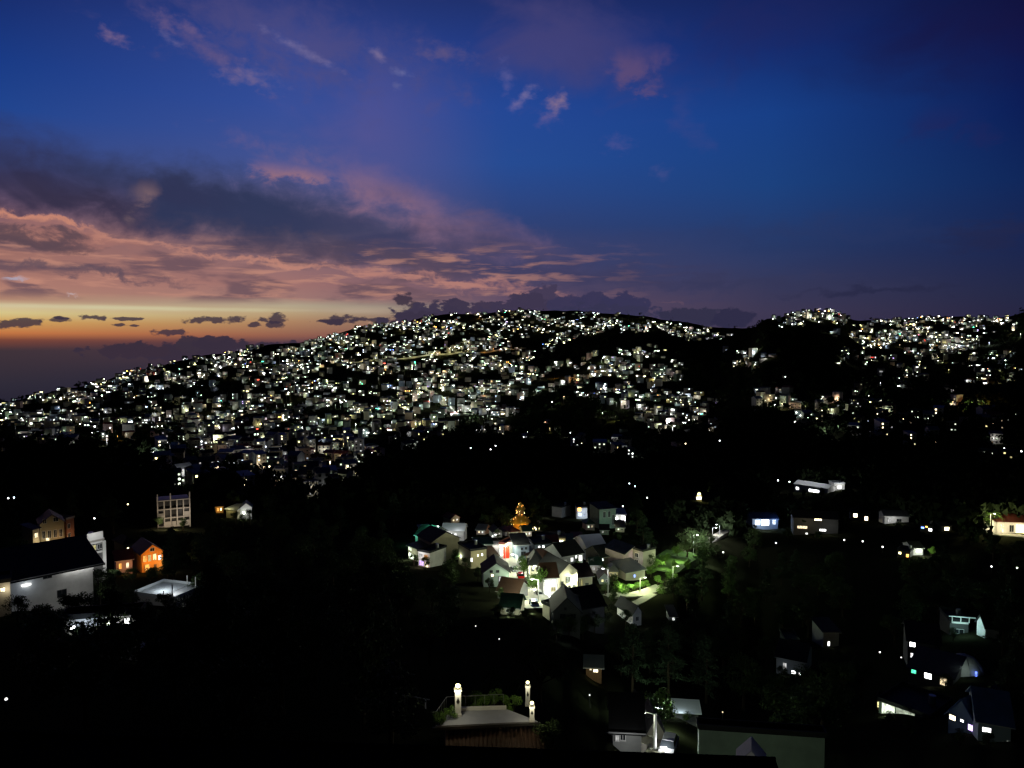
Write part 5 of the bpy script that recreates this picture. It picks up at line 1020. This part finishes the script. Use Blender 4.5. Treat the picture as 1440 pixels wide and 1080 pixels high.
for sx_ in (-1.1, 1.1): mb = MB(); mb.tube((sx_, .1, 0), (sx_, .1, 2), .04, .04, M['pole_white'], 8); mb.build('leg', tn)
q = p+Vector((-.2, -2.2, 1.6)); point('lamp_and_fill_light', q.x, q.y, q.z, 9, COOL, .1)

# --- S: the roof terrace with three lamp pillars
def on(px, py, z): return at_z(px, py, z)
TZ = -28.0
c = [on(612, 1021, TZ), on(756, 1014, TZ), on(712, 997, TZ), on(636, 999, TZ)]
ter = thing('lamp_terrace', 'tiled roof terrace with low white kerb at the bottom, lit by pillar lamps', 'terrace', c[0])
def rel(p): return p-c[0]
def slab(name, pts, th, m, parent):
    mb = MB(); n_ = len(pts); vs = [tuple(p) for p in pts]+[(p[0], p[1], p[2]-th) for p in pts]
    mb.add(vs, [tuple(range(n_)), tuple(range(n_, 2*n_))[::-1]]+[(i, i+n_, (i+1) % n_+n_, (i+1) % n_) for i in range(n_)], m); return mb.build(name, parent)
slab('floor', [rel(p) for p in c], .3, M['tile'], ter)
mb = MB(); a, b = rel(c[3]), rel(c[2]); mb.tube(a+Vector((0, 0, .12)), b+Vector((0, 0, .12)), .16, .16, M['white_wall'], 4); mb.build('kerb', ter)
mb = MB(); a, b = rel(c[0]), rel(c[1]); mb.box((a+b)/2+Vector((0, -.08, -.16)), ((b-a).length+.4, .1, .2), M['frame_dark'], math.atan2((b-a).y, (b-a).x)); mb.build('fascia', ter)
mb = MB(); a, b, f_ = rel(on(613, 1020, TZ)), rel(on(606, 1000, TZ)), Vector((0, 0, 1.))
for p1, p2 in ((a, rel(on(628, 998, TZ))), (rel(on(628, 998, TZ)), rel(on(708, 994, TZ)))):
    mb.tube(p1+f_, p2+f_, .02, .02, M['steel'], 6)
    for t in range(7): q = p1.lerp(p2, t/6); mb.tube(q, q+f_, .015, .015, M['steel'], 5)
mb.build('railing', ter)
# corrugated roof below the terrace, falling towards us
ev = [on(626, 1022, TZ-.35), on(764, 1019, TZ-.35)]
lo = [p+Vector((.2, -3.2, -1.9)) for p in ev]
cr_ = thing('corrugated_roof', 'rusty brown corrugated lean-to roof falling away below the terrace', 'roof', ev[0])
mb = MB(); N_ = 90; vs = []
for i in range(N_+1):
    t = i/N_; dz = .07*math.sin(i*PI*.5)
    for e in (ev, lo): q = e[0].lerp(e[1], t)-ev[0]; vs.append((q.x, q.y, q.z+dz))
mb.add(vs, [(2*i, 2*i+1, 2*i+3, 2*i+2) for i in range(N_)], M['roof_brown']); o = mb.build('sheet', cr_, True); sm = o.modifiers.new('thick', 'SOLIDIFY'); sm.thickness = .03
mb = MB(); mb.box(((ev[1]-ev[0])*.5+Vector((.1, -2, -3.2))), ((ev[1]-ev[0]).length, 2.2, 3), M['dark_wall'], math.atan2((ev[1]-ev[0]).y, (ev[1]-ev[0]).x)); mb.build('wall', cr_)
def pillar(px, pyb, pyt, wpx, label, wt):
    p = on(px, pyb, TZ); d = math.hypot(p.x, p.y); H = at(px, pyt, d).z-TZ; wd = wpx/F*d
    o = thing('lamp_pillar', label, 'lamp pillar', p, -math.atan2(p.x, p.y)+.05, 'white pillars with lanterns on the terrace')
    mb = MB(); mb.box((0, 0, H/2-.1), (wd, wd, H-.2), M['white_wall']); mb.box((0, 0, H-.15), (wd*1.25, wd*1.25, .1), M['white_wall']); mb.box((0, 0, .1), (wd*1.2, wd*1.2, .2), M['white_wall']); mb.build('shaft', o)
    mb = MB(); mb.prism([(-wd*.28, H*.55), (0, H*.45), (wd*.28, H*.55), (0, H*.72)], -wd/2-.03, -wd/2-.003, M['black_paint_and_shade']); mb.build('plaque', o)
    mb = MB(); mb.tube((0, 0, H-.1), (0, 0, H+.02), wd*.3, wd*.35, M['frame_dark'], 10); ln = mb.build('lantern', o)
    mb = MB(); mb.ball((0, 0, H+.14), wd*.42, M['lit_yellow_strong'], 14, 8, .8); mb.build('globe', ln, True)
    q = Vector((p.x, p.y-.75, TZ+H+.1)); point('pillar_light', q.x, q.y, q.z, wt, (1, .92, .62), .1); CLEAR.append((px-7, pyt-7, px+7, pyb, d))
pillar(644, 1006, 967, 8.6, 'left white lantern pillar standing on the terrace edge', 70)
pillar(742, 992, 962, 6, 'slim white lantern pillar behind the right end of the terrace', 34)
pillar(748, 1014, 991, 6.4, 'short white lantern pillar at the front right of the terrace', 40)
CLEAR.append((606, 985, 765, 1045, 60))
for x, y in ((650, 1040), (735, 1034)): q = at(x, y-14, 53.5); point('rib_fill_light', q.x, q.y, q.z, 4, (1, .7, .4), .08)  # dim warm lights added so that the corrugated ribs show
# the roofs we look over, closest to us
def sheet_roof(name, label, pts, m, wall='dark_wall'):
    o = thing(name, label, 'roof', pts[0]); mb = MB(); P_ = [Vector(p)-Vector(pts[0]) for p in pts]
    N_ = 60; vs = []
    for i in range(N_+1):
        t = i/N_; a, b = P_[0].lerp(P_[1], t), P_[3].lerp(P_[2], t); z_ = .03*math.sin(i*PI*.8)
        vs += [(a.x, a.y, a.z+z_), (b.x, b.y, b.z+z_)]
    mb.add(vs, [(2*i, 2*i+1, 2*i+3, 2*i+2) for i in range(N_)], m); q = mb.build('sheet', o, True); q.modifiers.new('thick', 'SOLIDIFY').thickness = .04
    mb = MB(); mb.tube(P_[3]+Vector((0, 0, .02)), P_[2]+Vector((0, 0, .02)), .07, .07, m, 8); mb.build('ridge_cap', o); return o
d0 = 26
rd = [at(-160, 1026, d0*1.15), at(1090, 1068, d0)]
sheet_roof('foreground_roof', 'near-black blue metal roof along the bottom edge, nearest of all', [rd[0]+Vector((0, -16, -8.5)), rd[1]+Vector((0, -16, -8.5)), rd[1], rd[0]], M['near_roof'])
rd = [at(498, 964, 75), at(604, 984, 70)]
fn = thing('ridge_fence', 'faint grey ridge rail with white end post left of the lamp terrace', 'fence', rd[0]); r1 = rd[1]-rd[0]
mb = MB(); mb.tube((0, 0, 0), r1, .05, .05, M['pole_grey'], 6); mb.build('rail', fn)
for t in (.02, .35, .68, .95): mb = MB(); q = r1*t; mb.tube(q+Vector((0, 0, -4)), q+Vector((0, 0, .05)), .07, .07, M['pole_white' if t > .9 else 'pole_grey'], 6); mb.build('post', fn)
q = rd[1]+Vector((.5, -1.5, -.2)); point('lamp_and_fill_light', q.x, q.y, q.z, 2.5, COOL, .1)
# overhead wires from the concrete pole
def wire(a, b, sag, label):
    pts = [a.lerp(b, t/14)+Vector((0, 0, -4*sag*(t/14)*(1-t/14))) for t in range(15)]; mb = MB()
    for p1, p2 in zip(pts[:-1], pts[1:]): mb.tube(p1-a, p2-a, .02, .02, M['black_paint_and_shade'], 5, False)
    o = mb.build('overhead_wire', loc=a); tag(o, label, 'wire', 'overhead wires at the concrete pole')
pb = sl.location+Vector((0, 0, H-.2))
wire(pb, at(840, 1012, 150), .8, 'black wire sagging left from the concrete pole'); wire(pb+Vector((0, 0, -.5)), at(1010, 1000, 140), .8, 'black wire sagging right from the concrete pole')

LMP = [o for o in bpy.data.objects if o.name.startswith('street_lamp') and o.parent is None][:5]
LMP.sort(key=lambda o: o.location.y)
for i, (a, b) in enumerate(zip(LMP[:-1], LMP[1:])):
    wire(a.location+Vector((0, 0, 5.2)), b.location+Vector((0, 0, 5.2)), .5, ['first', 'second', 'third', 'fourth'][i]+' sagging wire span counted up the bright street')
# ------------------------------------------------------------------ individual trees
def tree_proto(rs_, kind, leafm, nleaf):
    root = thing({'broad': 'broadleaf_tree', 'pine': 'pine_tree', 'bush': 'bush', 'palm': 'palm_tree'}[kind], None, None)
    tr = MB(); cr = MB(); vs = []
    def leaf(c0, s, up=.5):
        u = Vector((rs_.gauss(0, 1), rs_.gauss(0, 1), rs_.gauss(0, up))).normalized(); v = (Matrix.Rotation(rs_.uniform(0, 6.28), 3, u) @ u.orthogonal().normalized()); q = u.cross(v)
        vs.extend([c0+v*s, c0+q*s*.45, c0-v*s, c0-q*s*.45])
    if kind == 'pine':
        H = 12; tr.tube((0, 0, -1), (rs_.uniform(-.3, .3), 0, H*.97), .26, .05, M['bark'], 8)
        for k in range(30):
            z_ = H*(.22+.75*(k/30)); L_ = (H-z_)*.34*rs_.uniform(.6, 1.15)+.35; th = rs_.uniform(0, 6.28); e = Vector((L_*math.cos(th), L_*math.sin(th), z_-.1+L_*.12))
            tr.tube((0, 0, z_), e, .05, .02, M['bark'], 4, False)
            for j in range(nleaf//30): t = rs_.uniform(.25, 1.05); leaf(Vector((0, 0, z_)).lerp(e, t)+Vector((rs_.gauss(0, .28), rs_.gauss(0, .28), rs_.gauss(.08, .2))), rs_.uniform(.14, .30))
    elif kind == 'palm':
        H = 6; tr.tube((0, 0, -1), (.3, 0, H), .2, .14, M['bark'], 10)
        for k in range(18):
            th = 6.28*k/18+rs_.uniform(-.1, .1); el_ = rs_.uniform(-.1, .9); p0 = Vector((.3, 0, H)); L_ = 2.6
            for j in range(12):
                t = j/11; p_ = p0+Vector((math.cos(th)*L_*t, math.sin(th)*L_*t, el_*L_*t-1.9*t*t)); sd_ = Vector((-math.sin(th), math.cos(th), 0))
                for s_ in (-1, 1): q = p_+sd_*s_*.55*(1-t*.6)+Vector((math.cos(th)*.3, math.sin(th)*.3, -.22)); vs.extend([p_, p_+Vector((math.cos(th)*.12, math.sin(th)*.12, 0)), q, q+Vector((0, 0, -.03))])
    else:
        H = 9 if kind == 'broad' else 2.2; W = H*.42 if kind == 'broad' else 1.7
        lob = []
        n_ = 13 if kind == 'broad' else 7
        for k in range(n_):
            th = rs_.uniform(0, 6.28); r = W*rs_.uniform(.15, .75); z_ = H*(rs_.uniform(.42, .9) if kind == 'broad' else rs_.uniform(.25, .7)); lob.append((Vector((r*math.cos(th), r*math.sin(th), z_)), (W*.42)*rs_.uniform(.6, 1.25)))
        if kind == 'broad':
            tr.tube((0, 0, -1), (.15, .1, H*.4), .3, .2, M['bark'], 8)
            for c0, r in lob: tr.tube((.15, .1, H*.33), c0, .13, .03, M['bark'], 5, False)
        else:
            for c0, r in lob: tr.tube((0, 0, -.3), c0, .05, .02, M['bark'], 4, False)
        for _ in range(nleaf):
            c0, r = lob[rs_.randrange(n_)]; d = Vector((rs_.gauss(0, 1), rs_.gauss(0, 1), rs_.gauss(0, 1))).normalized()*r*(rs_.random()**.38); d.z *= .75
            leaf(c0+d, rs_.uniform(.13, .27) if kind == 'broad' else rs_.uniform(.08, .15), 1.)
    tr.build('trunk', root)
    cr.add(vs, [(i, i+1, i+2, i+3) for i in range(0, len(vs), 4)], M[leafm]); cr.build('crown', root); return root, H
rt_ = random.Random(21); PR = {}
for nm, kind, lm, n_, c_ in (('broad_dark', 'broad', 'leaf', 2600, 3), ('pine_dark', 'pine', 'needle', 2400, 2), ('broad_bright', 'broad', 'leaf_bright', 2600, 2), ('bush_bright', 'bush', 'leaf_bright', 900, 2), ('broad_pale', 'broad', 'leaf_pale', 2600, 1), ('palm', 'palm', 'leaf_bright', 0, 1)):
    PR[nm] = [tree_proto(rt_, kind, lm, n_) for _ in range(c_)]
used_t = set()
def plant(kind, p, Hm, label, group=None, rz=None, cat=None):
    i = rt_.randrange(len(PR[kind])); root, H = PR[kind][i]; k = (kind, i)
    o = root if k not in used_t else copy_tree(root); used_t.add(k)
    s = Hm/H; o.location = p; o.scale = (s*rt_.uniform(.9, 1.15), s*rt_.uniform(.9, 1.15), s); o.rotation_euler = (0, 0, rt_.uniform(0, 6.28) if rz is None else rz)
    tag(o, label, cat or ('bush' if kind.startswith('bush') else 'palm' if kind == 'palm' else 'tree'), group); return o
def plant_px(kind, x, yb, yt, label, group=None, d=None):
    p = hit(x, yb); d = math.hypot(p.x, p.y)
    a, b = at(x, yt, d), at(x, yb, d); return plant(kind, (b.x, b.y, min(b.z, a.z-1)), max(a.z-b.z, 1), label, group)
plant_px('broad_bright', 736, 812, 780, 'green-lit tree between the blue-grey house and the red car', d=236)
plant_px('broad_bright', 756, 840, 796, 'large bright green tree beside the market front', d=210)
plant_px('bush_bright', 772, 842, 834, 'yellow-green bush at the foot of the market front', d=192)
plant_px('broad_bright', 826, 802, 788, 'small white-lit tree under the three white windows', d=236)
plant_px('broad_pale', 846, 886, 850, 'bluish-lit tree right of the shadowy grey gable', d=136)
plant_px('broad_pale', 836, 892, 860, 'frosty-lit foliage against the grey gable wall', d=134)
for x, y, t, n_ in ((872, 833, 813, 'leftmost'), (884, 832, 818, 'second from left'), (896, 831, 817, 'third from left'), (908, 829, 815, 'rightmost')):
    plant_px('bush_bright', x, y, t, f'{n_} of the lit green bushes above the pale lane', 'lit bushes above the pale lane')
for x, y, t, kd, l in ((925, 826, 806, 'broad_bright', 'yellow-green lit tree at the bend of the lane'), (944, 820, 800, 'broad_bright', 'brightest lime tree behind the lane bushes'), (936, 796, 776, 'broad_bright', 'dim lit tree above the lime tree'), (952, 784, 766, 'broad_bright', 'lit tree on the grassy slope, lower one'), (966, 790, 748, 'broad_pale', 'pale lit tree left of the lit lane end'), (980, 785, 742, 'broad_pale', 'silvery lit tree nearest the lit lane end'), (990, 800, 762, 'broad_dark', 'dark tree standing before the silvery lit tree'), (1030, 798, 780, 'broad_dark', 'dim tree with a yellowish glow right of the slope'), (958, 836, 812, 'broad_dark', 'dark leafy tree right of the lime tree'), (915, 812, 794, 'broad_bright', 'low lit tree at the top left of the grass slope'), (928, 800, 784, 'bush_bright', 'round lit bush high on the grass slope'), (948, 806, 788, 'broad_bright', 'leaning lime tree halfway down the grass slope'), (966, 804, 786, 'broad_bright', 'lit tree under the silvery tree'), (1000, 770, 750, 'broad_pale', 'white-lit tree touching the lit lane end'), (934, 834, 820, 'bush_bright', 'bright bush where the lane meets the lime tree'), (1007, 782, 764, 'broad_pale', 'small pale tree below the lit lane end'),
    (921, 1034, 964, 'broad_bright', 'green tree glowing around the brilliant street lamp'), (1309, 782, 768, 'broad_bright', 'green tree lit beside the white-glare bungalow'), (1394, 752, 722, 'palm', 'lit palm left of the red-roofed house'), (1384, 752, 730, 'palm', 'shorter lit palm at the driveway'), (866, 596, 584, 'broad_bright', 'round tree glowing yellow-green below the dark hump'), (862, 742, 732, 'broad_dark', 'dim tree under the dim green block'), (1435, 810, 780, 'broad_pale', 'pale lit tree at the right edge'), (1186, 612, 600, 'broad_pale', 'pale lit tree in the upper right wood')):
    plant_px(kd, x, y, t, l)
for x, y, t, w_h in ((618, 792, 770, 'the tan house'), (714, 750, 722, 'the golden kiosk'), (754, 748, 724, 'the golden kiosk'), (706, 744, 712, 'the golden kiosk'), (640, 794, 772, 'the tan house'), (655, 806, 784, 'the olive house'), (598, 802, 782, 'the pink shop'), (582, 796, 778, 'the corner shop'), (688, 834, 812, 'the street gable'), (704, 846, 826, 'the purplish roof'), (672, 818, 798, 'the street gable'), (718, 872, 852, 'the green awning'), (700, 872, 850, 'the green awning'), (740, 876, 856, 'the green awning'), (776, 806, 790, 'the market roof'), (812, 800, 784, 'the white windows'), (848, 812, 794, 'the pink tower'), (864, 826, 806, 'the pink tower'), (852, 838, 818, 'the black wing'), (862, 852, 828, 'the black wing'),
    (800, 898, 868, 'the shadowy gable'), (782, 902, 872, 'the shadowy gable'), (820, 900, 866, 'the black wing'), (914, 800, 778, 'the pink tower'), (908, 788, 766, 'the pink tower'), (870, 764, 748, 'the dim green block'), (818, 756, 742, 'the pale blue roof'), (700, 760, 744, 'the street head'), (764, 752, 736, 'the yellow shops'), (880, 880, 858, 'the path cottage'), (212, 822, 796, 'the orange house'), (236, 818, 786, 'the orange house'), (186, 822, 798, 'the low red house'), (162, 824, 798, 'the low red house'), (222, 744, 726, 'the bare shell'), (258, 746, 728, 'the bare shell'), (300, 734, 718, 'the orange cottage'), (332, 738, 718, 'the floodlit cottage'), (342, 740, 722, 'the floodlit cottage'), (352, 738, 716, 'the floodlit cottage'), (1108, 760, 742, 'the balcony block'), (1150, 762, 746, 'the balcony block'), (1060, 750, 736, 'the blue-lit house'), (1130, 700, 688, 'the glaring hall'), (1155, 700, 686, 'the glaring hall'), (1264, 748, 732, 'the grey bungalow'), (1296, 948, 928, 'the tall dark house'), (1330, 972, 948, 'the low dark house'), (1250, 1022, 1000, 'the green-lit shop'), (1280, 1036, 1010, 'the green-lit shop'), (1350, 1050, 1024, 'the blue gable'), (1390, 1056, 1030, 'the blue wing'), (1340, 902, 882, 'the teal beams'), (1100, 958, 936, 'the stilted house'), (900, 1004, 984, 'the white gable'), (966, 1020, 1000, 'the white canopy')):
    plant_px('broad_dark', x, y, t, 'dark tree crown covering the foot of '+w_h, 'dark trees close before lit houses')
for x, y, t, n_ in ((616, 1019, 1000, 'left'), (624, 1014, 1001, 'middle'), (632, 1008, 998, 'right')):
    q = on(x, y, TZ); plant('bush_bright', q, .9, f'{n_} one of the yellow-lit potted shrubs left of the terrace pillar', 'lit shrubs at the terrace end')
for x, y, n_ in ((662, 999, 'first'), (682, 997, 'second'), (702, 996, 'third'), (722, 999, 'fourth')):
    q = on(x, y, TZ); plant('bush_bright', q+Vector((0, 1., -.5)), 1.5, f'{n_} shrub from the left in the planting behind the lamp terrace', 'shrubs behind the lamp terrace')
for x, y, t, l in ((775, 1072, 1012, 'faint dark tree right of the corrugated roof'), (690, 982, 940, 'dark tree looming behind the terrace pillars'), (724, 984, 950, 'arching dark tree behind the slim lantern pillar')):
    plant_px('broad_dark', x, y, t, l, d=72)
# dark individuals: foliage in front of the hidden house, round the hall, and through the black wood
CL = np.array(CLEAR)
cpoly = [pl_ for k_, pl_ in CITY if k_ >= .3]
def blocked(x, yb, yt, hw, d):
    for a in CLEAR:
        if d < a[4]-1 and x+hw > a[0] and x-hw < a[2] and yt < a[1]+.62*(a[3]-a[1]) and yb > a[1]: return True
        if abs(d-a[4]) < 9 and x+hw*.6 > a[0] and x-hw*.6 < a[2] and yt < a[3]+8 and yb > a[1]: return True
    q = np.array([(x, yt), (x-hw, (yt+yb)/2), (x+hw, (yt+yb)/2)])
    return any(inpoly(q, pl_).any() for pl_ in cpoly)
def zone(x, y, d):
    if x < 330: return 'around the white hall at left' if y < 870 else 'in the black foreground at lower left'
    if x < 570: return 'in the black wood left of the street' if y < 900 else 'in the black foreground left of the terrace'
    if x < 830: return 'in the black wood above the street cluster' if y < 780 else 'in the black slope below the street'
    if x < 1080: return 'in the black wood right of the street cluster' if y < 880 else 'in the black slope near the brilliant lamp'
    return 'in the black wood at far right' if y < 850 else 'among the dark houses at lower right'
placed = []; tries = 0
for x, y, t, dd in ((110, 940, 880, 104), (150, 945, 858, 102), (185, 935, 868, 104), (75, 940, 872, 102), (132, 930, 868, 108), (205, 930, 856, 110), (25, 885, 838, 112), (60, 892, 846, 114), (98, 888, 836, 118), (232, 862, 832, 150), (152, 850, 812, 150), (140, 846, 800, 160), (205, 890, 846, 130), (240, 888, 842, 130), (262, 880, 838, 135), (90, 948, 868, 100), (120, 955, 878, 99), (165, 950, 884, 100), (175, 940, 870, 106), (60, 930, 862, 108), (205, 878, 848, 122), (186, 860, 828, 148)):
    kd = 'broad_dark'; a, b = at(x, t, dd), at(x, y, dd); plant(kd, b, a.z-b.z, 'dark leafy tree silhouetted '+('before the glimpsed floodlit house' if y > 900 else 'before the white hall and terrace'), 'dark trees at lower left'); placed.append((b.x, b.y))
while len(placed) < 262 and tries < 5000:
    tries += 1; x, y = rt_.uniform(-20, 1460), 690+rt_.random()**1.0*380
    p = hit(x, y)
    if p.x != p.x: continue
    d = math.hypot(p.x, p.y)
    if d < 45 or d > 420: continue
    kd = 'pine_dark' if rt_.random() < .35 else 'broad_dark'; Hm = rt_.uniform(6.5, 11) if kd == 'broad_dark' else rt_.uniform(9, 14)
    yt = proj((p.x, p.y, p.z+Hm))[1]; hw = (.40 if kd == 'broad_dark' else .2)*Hm/d*F
    if blocked(x, y, yt, hw, d): continue
    if any((p.x-a)**2+(p.y-b)**2 < 5.5**2 for a, b in placed): continue
    placed.append((p.x, p.y)); z_ = zone(x, y, d)
    plant(kd, p-Vector((0, 0, .2)), Hm, ('tall dark pine ' if kd == 'pine_dark' else 'dark leafy tree ')+z_, 'dark trees '+z_)
for k, l in PR.items():
    for i, (root, H) in enumerate(l):
        if (k, i) not in used_t:
            for ch in list(root.children): bpy.data.objects.remove(ch)
            bpy.data.objects.remove(root)
# ------------------------------------------------------------------ woods
def leaf_cloud(rs, n, lobes, size):
    """n leaf-clump triangles spread over a handful of uneven lobes; unit crown about 1 wide, z 0..1"""
    out = []
    L_ = [(rs.uniform(-.28, .28), rs.uniform(-.28, .28), rs.uniform(.3, .85), rs.uniform(.18, .34)) for _ in range(lobes)]
    for _ in range(n):
        lx, ly, lz, lr = L_[rs.randrange(lobes)]
        th, ph = rs.uniform(0, 2*PI), math.acos(rs.uniform(-1, 1)); rr = lr*(rs.random()**.45)
        c0 = Vector((lx+rr*math.sin(ph)*math.cos(th), ly+rr*math.sin(ph)*math.sin(th), lz+rr*.8*math.cos(ph)))
        u = Vector((rs.gauss(0, 1), rs.gauss(0, 1), rs.gauss(0, .6))).normalized(); v = u.orthogonal().normalized(); s = size*rs.uniform(.6, 1.4)
        v = (Matrix.Rotation(rs.uniform(0, 6.28), 3, u)@v); wv_ = u.cross(v)
        out += [c0+v*s, c0-v*s*.5+wv_*s*.8, c0-v*s*.5-wv_*s*.8]
    return np.array([tuple(p) for p in out])
rs = random.Random(3)
TPL = [leaf_cloud(rs, 46, 5, .13) for _ in range(6)]
PINE = []
for _ in range(3):
    out = []
    for _k in range(46):
        h = rs.random()**.8; r = (1-h)*.34*rs.random()**.5+.02; th = rs.uniform(0, 6.28); c0 = Vector((r*math.cos(th), r*math.sin(th), .1+h*.95)); s = .11*rs.uniform(.6, 1.3)*(1.1-h*.6)
        u = Vector((math.cos(th), math.sin(th), rs.uniform(-.5, .2))); v = Vector((-math.sin(th), math.cos(th), 0))
        out += [c0+u*s, c0-u*s*.4+v*s*.7, c0-u*s*.4-v*s*.7]
    PINE.append(np.array([tuple(p) for p in out]))
fc = rng.uniform([-40, 434], [1480, 1000], (19000, 2))
cityw = density(fc)
fc = fc[(rng.random(len(fc)) > np.clip(cityw*1.4, 0, .60))]
fh = hits(fc); okm = ~np.isnan(fh[:, 0]); fh, fc = fh[okm], fc[okm]
fd = np.hypot(fh[:, 0], fh[:, 1]); okm = (fd > 330) & (fd < 2950); fh, fc, fd = fh[okm], fc[okm], fd[okm]
incity = density(fc) > .3
CA = np.array(CLEAR, float); blk = np.zeros(len(fc), bool)
for a in CA:
    px = F/fd; blk |= (fd < a[4]+4) & (fc[:, 0]+6*px > a[0]) & (fc[:, 0]-6*px < a[2]) & (fc[:, 1]-13*px < a[3]) & (fc[:, 1] > a[1])
fh, fc, fd, incity = fh[~blk], fc[~blk], fd[~blk], incity[~blk]
V = []; cnt = 0
for (x, y, z), d, inc in zip(fh, fd, incity):
    t = TPL[rng.integers(6)] if rng.random() < .6 else PINE[rng.integers(3)]
    hgt_ = rng.uniform(4, 8.5) if inc else rng.uniform(8, 15)
    s = np.array([hgt_*.95, hgt_*.95, hgt_]); a = rng.uniform(0, 6.28); ca, sa = math.cos(a), math.sin(a)
    q = t*s; q = np.c_[q[:, 0]*ca-q[:, 1]*sa, q[:, 0]*sa+q[:, 1]*ca, q[:, 2]]+np.array([x, y, z-.5]); V.append(q)
V = np.concatenate(V); nf = len(V)//3
me = bpy.data.meshes.new('hillside_forest'); me.vertices.add(len(V)); me.vertices.foreach_set('co', V.ravel()); me.loops.add(len(V)); me.loops.foreach_set('vertex_index', np.arange(len(V)))
me.polygons.add(nf); me.polygons.foreach_set('loop_start', np.arange(nf)*3); me.polygons.foreach_set('loop_total', np.full(nf, 3)); me.update(); me.validate()
me.materials.append(M['forest_leaf']); o = bpy.data.objects.new('hillside_forest', me); col.objects.link(o)
tag(o, 'black masses of trees between the lit houses on the hills', None, None, 'stuff')
for o in bpy.data.objects:
    for k in ('_w', '_h'):
        if k in o: del o[k]
